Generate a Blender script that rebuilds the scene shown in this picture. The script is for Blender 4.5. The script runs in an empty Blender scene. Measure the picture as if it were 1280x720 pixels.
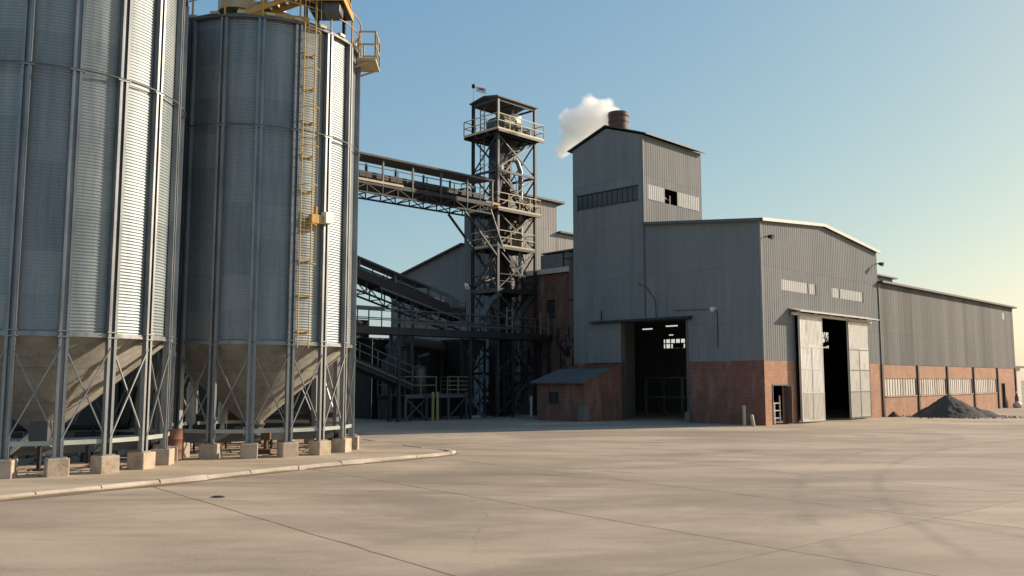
import bpy, bmesh, math, random
from mathutils import Vector, Matrix, noise
random.seed(7)
PI = math.pi
SC = bpy.context.scene
COL = SC.collection
R_ = math.radians

# ------------------------------------------------------------------ mesh builder
class MB:
    def __init__(s):
        s.v = []; s.f = []; s.sm = []
    def add(s, vs, fs, smooth=False):
        n = len(s.v); s.v += [tuple(p) for p in vs]
        s.f += [tuple(i + n for i in f) for f in fs]; s.sm += [smooth] * len(fs)
    def quad(s, a, b, c, d): s.add([a, b, c, d], [(0, 1, 2, 3)])
    def box(s, a, b):
        x0, y0, z0 = a; x1, y1, z1 = b
        x0, x1 = min(x0, x1), max(x0, x1); y0, y1 = min(y0, y1), max(y0, y1); z0, z1 = min(z0, z1), max(z0, z1)
        s.add([(x0,y0,z0),(x1,y0,z0),(x1,y1,z0),(x0,y1,z0),(x0,y0,z1),(x1,y0,z1),(x1,y1,z1),(x0,y1,z1)],
              [(0,3,2,1),(4,5,6,7),(0,1,5,4),(1,2,6,5),(2,3,7,6),(3,0,4,7)])
    def bbox(s, a, b, bev=.02):
        bm = bmesh.new(); bmesh.ops.create_cube(bm, size=1)
        c = [(a[i] + b[i]) / 2 for i in range(3)]; d = [abs(b[i] - a[i]) for i in range(3)]
        for w in bm.verts: w.co = Vector((c[0] + w.co.x*d[0], c[1] + w.co.y*d[1], c[2] + w.co.z*d[2]))
        bmesh.ops.bevel(bm, geom=bm.edges[:], offset=bev, segments=2, affect='EDGES', profile=.5)
        bm.verts.index_update(); s.add([w.co[:] for w in bm.verts], [[w.index for w in f.verts] for f in bm.faces]); bm.free()
    def bar(s, p, q, w=.1, h=None, up=(0,0,1)):
        h = h or w; p = Vector(p); q = Vector(q); d = (q - p)
        if d.length < 1e-5: return
        d.normalize(); u = Vector(up)
        if abs(d.dot(u)) > .98: u = Vector((1,0,0))
        a = d.cross(u).normalized(); b = a.cross(d).normalized()
        vs = []
        for e in (p, q):
            for i, j in ((-1,-1),(1,-1),(1,1),(-1,1)): vs.append(e + a*(i*w/2) + b*(j*h/2))
        s.add(vs, [(0,1,2,3),(7,6,5,4),(0,4,5,1),(1,5,6,2),(2,6,7,3),(3,7,4,0)])
    def tube(s, pts, r, n=8, cap=True):
        pts = [Vector(p) for p in pts]; rings = []
        for i, p in enumerate(pts):
            d = (pts[min(i+1, len(pts)-1)] - pts[max(i-1, 0)]).normalized()
            u = Vector((0,0,1)) if abs(d.z) < .95 else Vector((1,0,0))
            a = d.cross(u).normalized(); b = a.cross(d).normalized()
            rr = r[i] if isinstance(r, (list, tuple)) else r
            rings.append([p + a*(math.cos(2*PI*k/n)*rr) + b*(math.sin(2*PI*k/n)*rr) for k in range(n)])
        vs = [p for g in rings for p in g]; fs = []
        for i in range(len(pts)-1):
            for k in range(n): fs.append((i*n+k, (i+1)*n+k, (i+1)*n+(k+1) % n, i*n+(k+1) % n))
        s.add(vs, fs, True)
        if cap:
            s.add(rings[0], [tuple(range(n))]); s.add(rings[-1], [tuple(reversed(range(n)))])
    def lathe(s, prof, n=24, c=(0,0), smooth=True, a0=0, a1=2*PI):
        full = abs(a1 - a0 - 2*PI) < 1e-6; m = n if full else n + 1; vs = []; fs = []
        for r, z in prof:
            for k in range(m):
                a = a0 + (a1 - a0)*k/n; vs.append((c[0] + r*math.cos(a), c[1] + r*math.sin(a), z))
        for i in range(len(prof)-1):
            for k in range(n):
                k2 = (k+1) % m; fs.append((i*m+k, i*m+k2, (i+1)*m+k2, (i+1)*m+k))
        s.add(vs, fs, smooth)
    def prism(s, poly, z0, z1):
        n = len(poly); vs = [(x, y, z0) for x, y in poly] + [(x, y, z1) for x, y in poly]
        s.add(vs, [tuple(reversed(range(n))), tuple(range(n, 2*n))] + [(i, (i+1) % n, n+(i+1) % n, n+i) for i in range(n)])
    def slab(s, quad, th, drop=(0,0,-1)):        # four points, thickened along drop
        q = [Vector(p) for p in quad]; d = Vector(drop)*th; w = [p + d for p in q]
        s.add(q + w, [(0,1,2,3),(7,6,5,4),(0,4,5,1),(1,5,6,2),(2,6,7,3),(3,7,4,0)])
    def rail(s, pts, h=1.1, r=.025, sp=1.4, rails=(1., .52), toe=False):
        pts = [Vector(p) for p in pts]
        for f in rails:
            for a, b in zip(pts, pts[1:]): s.bar(a + Vector((0,0,h*f)), b + Vector((0,0,h*f)), 2*r)
        for a, b in zip(pts, pts[1:]):
            n = max(1, round((b-a).length/sp))
            for i in range(n+1):
                p = a.lerp(b, i/n); s.bar(p, p + Vector((0,0,h)), 2*r)
            if toe: s.bar(a + Vector((0,0,.06)), b + Vector((0,0,.06)), .02, .12)
    def mesh(s, name, mat, off=(0,0,0)):
        me = bpy.data.meshes.new(name)
        me.from_pydata([(x-off[0], y-off[1], z-off[2]) for x, y, z in s.v], [], s.f)
        me.polygons.foreach_set('use_smooth', s.sm)
        uv = me.uv_layers.new(name='m'); vv = me.vertices; dat = uv.data
        for p in me.polygons:
            n = p.normal; ax = abs(n.x), abs(n.y), abs(n.z)
            for li, vi in zip(p.loop_indices, p.vertices):
                c = vv[vi].co
                if ax[2] > .8: dat[li].uv = (c.x, c.y)
                elif ax[1] >= ax[0]: dat[li].uv = (c.x, c.z)
                else: dat[li].uv = (c.y, c.z)
        me.materials.append(mat); me.update()
        return me

def link(name, data, parent=None, loc=(0,0,0), rz=0):
    o = bpy.data.objects.new(name, data); COL.objects.link(o); o.location = loc; o.rotation_euler = (0,0,rz)
    if parent is not None: o.parent = parent
    return o

# ------------------------------------------------------------------ frames: world, and the mill's own axes
A = Vector((13.44, 47.07, 0)); AL = R_(45.4)
def W(s, t, z=0):
    return Vector((A.x + s*math.cos(AL) - t*math.sin(AL), A.y + s*math.sin(AL) + t*math.cos(AL), z))
class Thing:
    """An Empty at the base of the thing; its parts are given in the frame's own coordinates."""
    def __init__(s, name, label, cat, org, group=None, mill=True):
        s.org = org; s.mill = mill
        s.root = link(name, None, None, W(*org) if mill else org, AL if mill else 0)
        s.root['label'] = label; s.root['category'] = cat
        if group: s.root['group'] = group
    def part(s, name, mb, mat, parent=None):
        return link(name, mb.mesh(name, mat, s.org), parent or s.root)
def single(name, label, cat, mb, mat, org, group=None, mill=True):
    o = link(name, mb.mesh(name, mat, org), None, W(*org) if mill else org, AL if mill else 0)
    o['label'] = label; o['category'] = cat
    if group: o['group'] = group
    return o
def structure(name, mb, mat):
    o = link(name, mb.mesh(name, mat)); o['kind'] = 'structure'; return o
def copy_tree(o, parent=None):
    c = o.copy(); COL.objects.link(c)
    if parent is not None: c.parent = parent
    for ch in list(o.children): copy_tree(ch, c)
    return c

# ------------------------------------------------------------------ materials
class NT:
    def __init__(s, name):
        s.m = bpy.data.materials.new(name); s.m.use_nodes = True; s.n = s.m.node_tree.nodes; s.l = s.m.node_tree.links
        s.b = s.n['Principled BSDF']; s.out = s.n['Material Output']
    def node(s, t, **k):
        n = s.n.new(t)
        for a, v in k.items(): setattr(n, a, v)
        return n
    def put(s, sock, v):
        if hasattr(v, 'is_output') or isinstance(v, bpy.types.NodeSocket): s.l.new(v, sock)
        else: sock.default_value = v
    def math(s, op, a, b=0, c=None):
        n = s.node('ShaderNodeMath', operation=op); s.put(n.inputs[0], a); s.put(n.inputs[1], b)
        if c is not None: s.put(n.inputs[2], c)
        return n.outputs[0]
    def mix(s, f, a, b, mode='MIX'):
        n = s.node('ShaderNodeMix', data_type='RGBA', blend_type=mode); s.put(n.inputs[0], f); s.put(n.inputs[6], a); s.put(n.inputs[7], b)
        return n.outputs[2]
    def ramp(s, f, stops):
        n = s.node('ShaderNodeValToRGB'); e = n.color_ramp.elements
        while len(e) < len(stops): e.new(.5)
        for x, (p, c) in zip(e, stops): x.position = p; x.color = c if len(c) == 4 else (*c, 1)
        s.l.new(f, n.inputs[0]); return n.outputs[0]
    def coord(s, kind='Object', scale=(1,1,1), rot=(0,0,0), loc=(0,0,0)):
        t = s.node('ShaderNodeTexCoord'); m = s.node('ShaderNodeMapping'); s.l.new(t.outputs[kind], m.inputs[0])
        m.inputs['Scale'].default_value = scale; m.inputs['Rotation'].default_value = rot; m.inputs['Location'].default_value = loc
        return m.outputs[0]
    def noise(s, co, scale=1, detail=4, rough=.55, dist=0):
        n = s.node('ShaderNodeTexNoise'); s.l.new(co, n.inputs['Vector'])
        n.inputs['Scale'].default_value = scale; n.inputs['Detail'].default_value = detail
        n.inputs['Roughness'].default_value = rough; n.inputs['Distortion'].default_value = dist
        return n.outputs[0]
    def bump(s, h, strength=.3, dist=.02, prev=None):
        n = s.node('ShaderNodeBump'); n.inputs['Strength'].default_value = strength; n.inputs['Distance'].default_value = dist
        s.l.new(h, n.inputs['Height'])
        if prev is not None: s.l.new(prev, n.inputs['Normal'])
        return n.outputs[0]
    def sep(s, co):
        n = s.node('ShaderNodeSeparateXYZ'); s.l.new(co, n.inputs[0]); return n.outputs
    def set(s, **k):
        for a, v in k.items(): s.put(s.b.inputs[a.replace('_', ' ')], v)
        return s.m
def g3(v): return (v, v, v, 1)
def c4(c): return (*c, 1)

def painted(name, col, rough=.6, metal=0, wear=(.12,.07,.04), amt=.35, scale=1.5, streak=True):
    t = NT(name); co = t.coord(scale=(1,1,.35) if streak else (1,1,1))
    n1 = t.noise(co, scale, 6, .65); n2 = t.noise(t.coord(), scale*7, 4, .6)
    base = t.mix(t.ramp(n1, [(.3, g3(0)), (.75, g3(1))]), c4([x*.72 for x in col]), c4([min(1, x*1.15) for x in col]))
    f = t.math('MULTIPLY', t.ramp(t.math('ADD', t.math('MULTIPLY', n1, .6), t.math('MULTIPLY', n2, .4)), [(.5, g3(0)), (.66, g3(1))]), amt)
    c = t.mix(f, base, c4(wear))
    rr = t.math('ADD', t.math('MULTIPLY', n2, .25), rough - .12)
    return t.set(Base_Color=c, Roughness=rr, Metallic=metal, Normal=t.bump(n2, .15, .01))

def m_galv():
    t = NT('galvanised_sheet'); co = t.coord(); x, y, z = t.sep(co)
    ang = t.math('ARCTAN2', y, x)
    pan = t.math('FLOOR', t.math('MULTIPLY', ang, 18/(2*PI))); row = t.math('FLOOR', t.math('DIVIDE', z, 1.12))
    cmb = t.node('ShaderNodeCombineXYZ'); t.put(cmb.inputs[0], pan); t.put(cmb.inputs[1], row)
    wn = t.node('ShaderNodeTexWhiteNoise', noise_dimensions='2D'); t.l.new(cmb.outputs[0], wn.inputs['Vector'])
    n1 = t.noise(t.coord(scale=(1,1,.07)), 3.0, 8, .7); n2 = t.noise(co, 14, 4, .6)
    v = t.math('ADD', t.math('MULTIPLY', wn.outputs[0], .08), t.math('MULTIPLY', n1, .62))
    v = t.math('ADD', v, t.math('MULTIPLY', n2, .12))
    c = t.ramp(v, [(.22, (.13,.168,.186)), (.5, (.29,.33,.345)), (.8, (.50,.505,.495))])
    seam = t.math('LESS_THAN', t.math('FRACT', t.math('DIVIDE', z, 1.12)), .018)
    c = t.mix(t.math('MULTIPLY', seam, .55), c, c4((.2,.21,.22)))
    return t.set(Base_Color=c, Metallic=.68, Roughness=t.math('ADD', t.math('MULTIPLY', n1, .22), .40))
def m_galv_post():
    t = NT('galvanised_steel'); n1 = t.noise(t.coord(scale=(1,1,.25)), 3, 6, .65); n2 = t.noise(t.coord(), 22, 3, .6)
    c = t.ramp(t.math('ADD', t.math('MULTIPLY', n1, .7), t.math('MULTIPLY', n2, .3)), [(.3, (.15,.165,.18)), (.7, (.33,.345,.355))])
    return t.set(Base_Color=c, Metallic=.6, Roughness=.45)
def m_cone():
    t = NT('hopper_steel'); n1 = t.noise(t.coord(), 1.1, 7, .68); n2 = t.noise(t.coord(scale=(1,1,.3)), 6, 4, .6)
    x, y, z = t.sep(t.coord()); sm = t.math('LESS_THAN', t.math('FRACT', t.math('ADD', t.math('MULTIPLY', t.math('ARCTAN2', y, x), 12/(2*PI)), 12.3)), .022); s2_ = t.math('LESS_THAN', t.math('FRACT', t.math('DIVIDE', z, .9)), .02)
    c = t.ramp(t.math('ADD', t.math('MULTIPLY', n1, .65), t.math('MULTIPLY', n2, .35)), [(.3, (.135,.128,.108)), (.55, (.255,.243,.212)), (.75, (.37,.35,.305))])
    c = t.mix(t.math('MULTIPLY', t.math('MAXIMUM', sm, s2_), .6), c, c4((.07,.06,.05)))
    rs = t.ramp(t.noise(t.coord(scale=(2,2,.25)), 2.4, 7, .72), [(.58, g3(0)), (.7, g3(.6))]); c = t.mix(rs, c, c4((.16,.085,.045)))
    return t.set(Base_Color=c, Metallic=.15, Roughness=.6)
def m_clad(name, lo, hi, dirt=(.12,.10,.085), pv=.10):
    t = NT(name); co = t.coord('UV'); x, y, z = t.sep(co)
    sheet = t.math('FLOOR', t.math('DIVIDE', x, .88)); row = t.math('FLOOR', t.math('DIVIDE', t.math('ADD', y, .7), 3.1 if pv < .2 else 30))
    cmb = t.node('ShaderNodeCombineXYZ'); t.put(cmb.inputs[0], sheet); t.put(cmb.inputs[1], row)
    wn = t.node('ShaderNodeTexWhiteNoise', noise_dimensions='2D'); t.l.new(cmb.outputs[0], wn.inputs['Vector'])
    st = t.noise(t.coord('UV', scale=(3.2,.10,1)), 1, 6, .7); bl = t.noise(t.coord('UV'), .35, 5, .6); fine = t.noise(t.coord('UV'), 9, 4, .6)
    v = t.math('ADD', t.math('MULTIPLY', wn.outputs[0], pv), t.math('MULTIPLY', st, .65)); v = t.math('ADD', v, t.math('MULTIPLY', bl, .35))
    c = t.mix(t.ramp(v, [(.3, g3(0)), (.8, g3(1))]), c4(lo), c4(hi))
    lap = t.math('LESS_THAN', t.math('FRACT', t.math('DIVIDE', t.math('ADD', y, .7), 3.1)), .010)
    c = t.mix(t.math('MULTIPLY', lap, .5), c, c4(dirt))
    d = t.ramp(t.math('MULTIPLY', st, bl), [(.28, g3(0)), (.44, g3(1))])
    c = t.mix(t.math('MULTIPLY', d, .45), c, c4(dirt))
    return t.set(Base_Color=c, Roughness=t.math('ADD', t.math('MULTIPLY', fine, .2), .68), Specular_IOR_Level=.2)
def m_door(name, lo, hi, dirt):
    t = NT(name); co = t.coord('UV'); x, y, z = t.sep(co)
    cmb = t.node('ShaderNodeCombineXYZ'); t.put(cmb.inputs[0], t.math('FLOOR', t.math('DIVIDE', x, 1.42))); t.put(cmb.inputs[1], t.math('FLOOR', t.math('DIVIDE', t.math('SUBTRACT', y, .3), 1.37)))
    wn = t.node('ShaderNodeTexWhiteNoise', noise_dimensions='2D'); t.l.new(cmb.outputs[0], wn.inputs['Vector'])
    st = t.noise(t.coord('UV', scale=(3.,.25,1)), 1, 6, .7); bl = t.noise(t.coord('UV'), 1.3, 6, .65)
    v = t.math('ADD', t.math('MULTIPLY', wn.outputs[0], .45), t.math('MULTIPLY', st, .5)); c = t.mix(t.ramp(v, [(.2, g3(0)), (.75, g3(1))]), c4(lo), c4(hi))
    low = t.math('LESS_THAN', y, 1.68); c = t.mix(t.math('MULTIPLY', low, .35), c, c4(dirt))
    c = t.mix(t.ramp(t.math('MULTIPLY', st, bl), [(.27, g3(0)), (.42, g3(.7))]), c, c4(dirt))
    return t.set(Base_Color=c, Roughness=.6)
def m_brick(name, a, b, mortar):
    t = NT(name); co = t.coord('UV'); n = t.node('ShaderNodeTexBrick'); t.l.new(co, n.inputs['Vector'])
    n.inputs['Color1'].default_value = c4(a); n.inputs['Color2'].default_value = c4(b); n.inputs['Mortar'].default_value = c4(mortar)
    n.inputs['Scale'].default_value = 1; n.inputs['Mortar Size'].default_value = .013; n.inputs['Brick Width'].default_value = .29; n.inputs['Row Height'].default_value = .115
    n.inputs['Bias'].default_value = -.1
    bl = t.noise(co, .9, 6, .65); st = t.noise(t.coord('UV', scale=(1.6,.35,1)), 1, 5, .65)
    c = t.mix(t.ramp(bl, [(.38, g3(0)), (.66, g3(.6))]), n.outputs[0], c4([x*.55 for x in a]))
    c = t.mix(t.ramp(st, [(.5, g3(0)), (.75, g3(.45))]), c, c4((.40,.33,.27)))
    return t.set(Base_Color=c, Roughness=.85, Normal=t.bump(n.outputs['Fac'], -.6, .012))
def m_foot(name, col):
    t = NT(name); tc = t.node('ShaderNodeTexCoord'); oi = t.node('ShaderNodeObjectInfo'); ad = t.node('ShaderNodeVectorMath', operation='ADD'); mu = t.node('ShaderNodeMath', operation='MULTIPLY')
    t.l.new(oi.outputs['Random'], mu.inputs[0]); mu.inputs[1].default_value = 37; t.l.new(tc.outputs['Object'], ad.inputs[0]); t.l.new(mu.outputs[0], ad.inputs[1])
    a = t.noise(ad.outputs[0], 2.6, 7, .68); b = t.noise(ad.outputs[0], 18, 4, .6)
    c = t.ramp(t.math('ADD', t.math('MULTIPLY', a, .7), t.math('MULTIPLY', b, .3)), [(.36, [x*.45 for x in col]), (.5, [x*.85 for x in col]), (.66, [x*1.1 for x in col])])
    c = t.mix(t.math('MULTIPLY', oi.outputs['Random'], .35), c, c4([x*.6 for x in col]))
    return t.set(Base_Color=c, Roughness=.9, Normal=t.bump(a, .5, .03))
def m_conc(name, col, joints=False):
    t = NT(name); co = t.coord()
    a = t.noise(t.coord(scale=(.16,.5,1), rot=(0,0,R_(-14))), .7, 8, .62, .6)
    b = t.noise(t.coord(scale=(.5,1.5,1), rot=(0,0,R_(8))), .55, 7, .65, .3)
    f = t.noise(co, 16, 5, .65); h = t.noise(co, .09, 4, .55)
    v = t.math('ADD', t.math('MULTIPLY', a, .42), t.math('MULTIPLY', b, .3)); v = t.math('ADD', v, t.math('MULTIPLY', f, .16)); v = t.math('ADD', v, t.math('MULTIPLY', h, .28))
    c = t.ramp(v, [(.43, [x*.52 for x in col]), (.50, [x*.80 for x in col]), (.55, col), (.62, [min(1, x*1.24) for x in col])])
    sp = t.ramp(t.noise(t.coord(scale=(.35,1,1), rot=(0,0,R_(-20))), .5, 9, .72, .8), [(.53, g3(0)), (.68, g3(1))])
    c = t.mix(t.math('MULTIPLY', sp, .40), c, c4((.17,.135,.10)))
    nb = t.bump(f, .25, .01)
    bs = t.ramp(t.noise(t.coord(scale=(.55,1,1), rot=(0,0,R_(34)), loc=(3,1.5,0)), .17, 8, .66, .8), [(.46, g3(0)), (.585, g3(1))])
    c = t.mix(t.math('MULTIPLY', bs, .5), c, c4([x*.50 for x in col]))
    oil = t.ramp(t.noise(co, 1.25, 6, .75), [(.68, g3(0)), (.75, g3(1))]); c = t.mix(t.math('MULTIPLY', oil, .45), c, c4((.09,.075,.06)))
    if joints:
        x, y, z = t.sep(co); wv = t.math('MULTIPLY', t.math('SUBTRACT', t.noise(co, .8, 3), .5), .12)
        nn = t.math('ADD', t.math('ADD', t.math('MULTIPLY', x, .775), t.math('MULTIPLY', y, .632)), wv)
        mm = t.math('ADD', t.math('SUBTRACT', t.math('MULTIPLY', x, .632), t.math('MULTIPLY', y, .775)), wv)
        def line(co_, off, per, wd):
            q = t.math('DIVIDE', t.math('SUBTRACT', co_, off - per/2), per)
            d = t.math('MULTIPLY', t.math('ABSOLUTE', t.math('SUBTRACT', t.math('FRACT', q), .5)), per)
            wdt = t.math('MULTIPLY', t.math('ADD', t.noise(co, 1.7, 3), .35), wd)
            return t.math('LESS_THAN', d, wdt)
        j1 = line(nn, 6.5, 4.6, .028); j2 = line(mm, -7.5, 9.4, .018)
        j = t.math('MAXIMUM', j1, t.math('MULTIPLY', j2, .6))
        # faint worn band along the joints
        c = t.mix(t.math('MULTIPLY', j, .8), c, c4((.075,.062,.05)))
        slab = t.node('ShaderNodeCombineXYZ'); t.put(slab.inputs[0], t.math('FLOOR', t.math('DIVIDE', t.math('SUBTRACT', nn, 6.5), 4.6))); t.put(slab.inputs[1], t.math('FLOOR', t.math('DIVIDE', t.math('ADD', mm, 7.5), 9.4)))
        wn = t.node('ShaderNodeTexWhiteNoise', noise_dimensions='2D'); t.l.new(slab.outputs[0], wn.inputs['Vector'])
        c = t.mix(t.math('MULTIPLY', wn.outputs[0], .30), c, c4([x*.66 for x in col]))
        brk = t.ramp(t.noise(co, .35, 5, .6), [(.42, g3(0)), (.58, g3(1))]); fib = t.noise(t.coord(scale=(3,3,1)), 1.6, 4, .7)
        tyre = None
        for cx, cy, rad in ((-14.,4.,24.),(-14.,4.,25.7),(40.,8.,34.),(40.,8.,35.7),(10.,70.,50.5),(10.,70.,52.2)):
            d_ = t.math('SQRT', t.math('ADD', t.math('POWER', t.math('SUBTRACT', x, cx), 2), t.math('POWER', t.math('SUBTRACT', y, cy), 2)))
            q_ = t.ramp(t.math('ABSOLUTE', t.math('SUBTRACT', d_, t.math('ADD', t.math('MULTIPLY', wv, 2.), rad))), [(.05, g3(1)), (.22, g3(0))])
            tyre = q_ if tyre is None else t.math('MAXIMUM', tyre, q_)
        tyre = t.math('MULTIPLY', t.math('MULTIPLY', tyre, brk), fib)
        c = t.mix(t.math('MULTIPLY', tyre, .6), c, c4((.13,.105,.085)))
        vo = t.node('ShaderNodeTexVoronoi', feature='DISTANCE_TO_EDGE'); mp = t.node('ShaderNodeVectorMath', operation='ADD'); nv = t.node('ShaderNodeTexNoise'); nv.inputs['Scale'].default_value = .9; nv.inputs['Detail'].default_value = 5
        t.l.new(co, nv.inputs['Vector']); t.l.new(co, mp.inputs[0]); t.l.new(nv.outputs['Color'], mp.inputs[1]); t.l.new(mp.outputs[0], vo.inputs['Vector']); vo.inputs['Scale'].default_value = .16
        ck = t.math('MULTIPLY', t.math('LESS_THAN', vo.outputs['Distance'], .0022), t.ramp(t.noise(co, .12, 3), [(.5, g3(0)), (.56, g3(1))]))
        c = t.mix(t.math('MULTIPLY', ck, .22), c, c4((.10,.08,.065)))
        nb = t.bump(j, -.5, .01, nb)
    return t.set(Base_Color=c, Roughness=t.math('ADD', t.math('MULTIPLY', b, .2), .72), Normal=nb)
def m_gravel():
    t = NT('dark_gravel'); co = t.coord(); v = t.node('ShaderNodeTexVoronoi'); t.l.new(co, v.inputs['Vector']); v.inputs['Scale'].default_value = 13
    n = t.noise(co, 1.4, 5, .6)
    c = t.mix(v.outputs['Distance'], c4((.10,.095,.09)), c4((.035,.034,.034)))
    c = t.mix(t.ramp(n, [(.45, g3(0)), (.7, g3(.6))]), c, c4((.15,.13,.105)))
    return t.set(Base_Color=c, Roughness=.95, Normal=t.bump(v.outputs['Distance'], 1, .06))
def m_plain(name, col, rough=.5, metal=0):
    t = NT(name); n = t.noise(t.coord(), 6, 4, .6)
    return t.set(Base_Color=t.mix(n, c4([x*.75 for x in col]), c4([min(1, x*1.2) for x in col])), Roughness=rough, Metallic=metal)
def m_glass(name='dark_glass', col=(.03,.036,.04)):
    t = NT(name); n = t.noise(t.coord(), 2.5, 4, .6)
    return t.set(Base_Color=t.mix(n, c4([x*.5 for x in col]), c4([x*1.8 for x in col])), Roughness=t.math('ADD', t.math('MULTIPLY', n, .3), .1))
def m_louvre():
    t = NT('fluted_panes'); co = t.coord('UV'); x, y, z = t.sep(co)
    cmb = t.node('ShaderNodeCombineXYZ'); t.put(cmb.inputs[0], t.math('FLOOR', t.math('DIVIDE', x, .42)))
    wn = t.node('ShaderNodeTexWhiteNoise', noise_dimensions='2D'); t.l.new(cmb.outputs[0], wn.inputs['Vector'])
    n = t.noise(t.coord('UV', scale=(2,.6,1)), 2, 5, .65)
    v = t.math('ADD', t.math('MULTIPLY', wn.outputs[0], .6), t.math('MULTIPLY', n, .5))
    return t.set(Base_Color=t.ramp(v, [(.2, (.34,.32,.28)), (.42, (.58,.55,.50)), (.85, (.74,.71,.66))]), Roughness=.35)

G = m_galv(); GP = m_galv_post(); CONE = m_cone()
CLAD = m_clad('grey_cladding', (.145,.153,.156), (.27,.275,.272))
CLADL = m_clad('pale_grey_cladding', (.25,.245,.235), (.42,.41,.39))
CLADD = m_clad('slate_cladding', (.115,.122,.128), (.19,.197,.203))
SHEETW = m_clad('white_roof_sheet', (.50,.48,.44), (.72,.70,.65), (.3,.26,.2))
CLADS = m_clad('weathered_grey_cladding', (.055,.056,.057), (.175,.176,.175), (.06,.052,.045), .3)
DOORM = m_door('weathered_door_sheet', (.60,.575,.51), (.86,.83,.76), (.30,.245,.175))
BRICK = m_brick('shaded_brick', (.235,.085,.055), (.155,.058,.043), (.235,.16,.12))  # darker copy for walls turned from the sun: shade put into the brick colour
BRICK_SUN = m_brick('sunlit_brick', (.46,.215,.118), (.34,.145,.078), (.48,.33,.23))  # brighter copy for sunlit walls: sunlight put into the brick colour
BRICKD = m_brick('old_brick', (.19,.078,.055), (.13,.054,.042), (.16,.12,.10))
GROUND = m_conc('yard_concrete', (.405,.318,.226), True)
PAD = m_conc('pad_concrete', (.43,.338,.235))
KERB = m_conc('kerb_concrete', (.50,.42,.335))
FOOT = m_foot('footing_concrete', (.56,.45,.34))
GRAV = m_gravel()
DARK = painted('dark_steel', (.036,.038,.042), .5, .2, (.09,.05,.03), .35)
DARKER = painted('black_steel', (.019,.020,.022), .6, .1, (.06,.035,.02), .3)
MID = painted('grey_steel', (.115,.12,.125), .5, .3, (.12,.075,.05), .35)
PALE = painted('pale_green_paint', (.42,.47,.42), .5, 0, (.2,.13,.08), .3)
YEL = painted('yellow_paint', (.58,.34,.07), .5, 0, (.22,.10,.04), .55, 3)
OCH = painted('ochre_paint', (.58,.38,.12), .6, 0, (.2,.10,.05), .6, 3)
TAN = painted('tan_paint', (.26,.22,.14), .6, 0, (.12,.08,.05), .5, 3)
DULLY = painted('dull_yellow_paint', (.36,.27,.10), .6, 0, (.15,.09,.05), .5, 3)
CREAM = painted('cream_paint', (.56,.46,.27), .5, 0, (.2,.12,.06), .4, 3)
CHB = painted('chimney_brown', (.13,.075,.052), .7, .1, (.06,.035,.025), .4)
RUST = painted('rusty_steel', (.20,.095,.055), .75, .1, (.09,.04,.025), .5)
ROOFD = painted('dark_roof_sheet', (.055,.06,.065), .6, .1, (.08,.06,.045), .3)
ROOFG = painted('grey_roof_sheet', (.13,.125,.115), .9, 0, (.12,.09,.07), .35)
ROOFW = painted('pale_roof_edge', (.62,.59,.53), .55, 0, (.3,.22,.14), .35)
WHITE = painted('white_paint', (.75,.74,.70), .45, 0, (.35,.25,.15), .25)
BROWNP = painted('brown_pipe', (.15,.075,.06), .6, 0, (.07,.04,.03), .4)
GLASS = m_glass(); LOUV = m_louvre()
RUBBER = m_plain('belt_rubber', (.02,.02,.02), .8)

# ------------------------------------------------------------------ wall helpers (mill frame: s right along the gable front, t back along the shaded front)
def clad_wall(mb, O, d, n, length, z0, ztop, openings=(), pitch=.24, depth=.035):
    """ribbed sheet metal: O start point, d run direction, n outward normal (2-D), openings (x0,x1,z0,z1)"""
    prof = [(0,0),(.38,0),(.5,1),(.88,1),(1,0)]
    def off(x):
        f = (x/pitch) % 1
        for (a, p), (b, q) in zip(prof, prof[1:]):
            if f <= b: return (p + (q-p)*(f-a)/(b-a))*depth
        return 0
    xs = set([0, length])
    k = 0
    while k*pitch < length:
        for f in (0, .38, .5, .88):
            x = (k+f)*pitch
            if x < length: xs.add(round(x, 4))
        k += 1
    for o in openings: xs.add(o[0]); xs.add(o[1])
    xs = sorted(xs)
    def P(x, z):
        q = off(x); return (O[0] + d[0]*x + n[0]*q, O[1] + d[1]*x + n[1]*q, z)
    for a, b in zip(xs, xs[1:]):
        if b - a < 1e-4: continue
        m = (a+b)/2; cuts = []
        for o in openings:
            if o[0] <= m <= o[1]: cuts.append((o[2], o[3]))
        cuts.sort(); lo = z0
        for c0, c1 in cuts:
            if c0 > lo + 1e-4: mb.quad(P(a, lo), P(b, lo), P(b, c0), P(a, c0))
            lo = max(lo, c1)
        if ztop(m) > lo: mb.quad(P(a, lo), P(b, lo), P(b, ztop(b)), P(a, ztop(a)))
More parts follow.
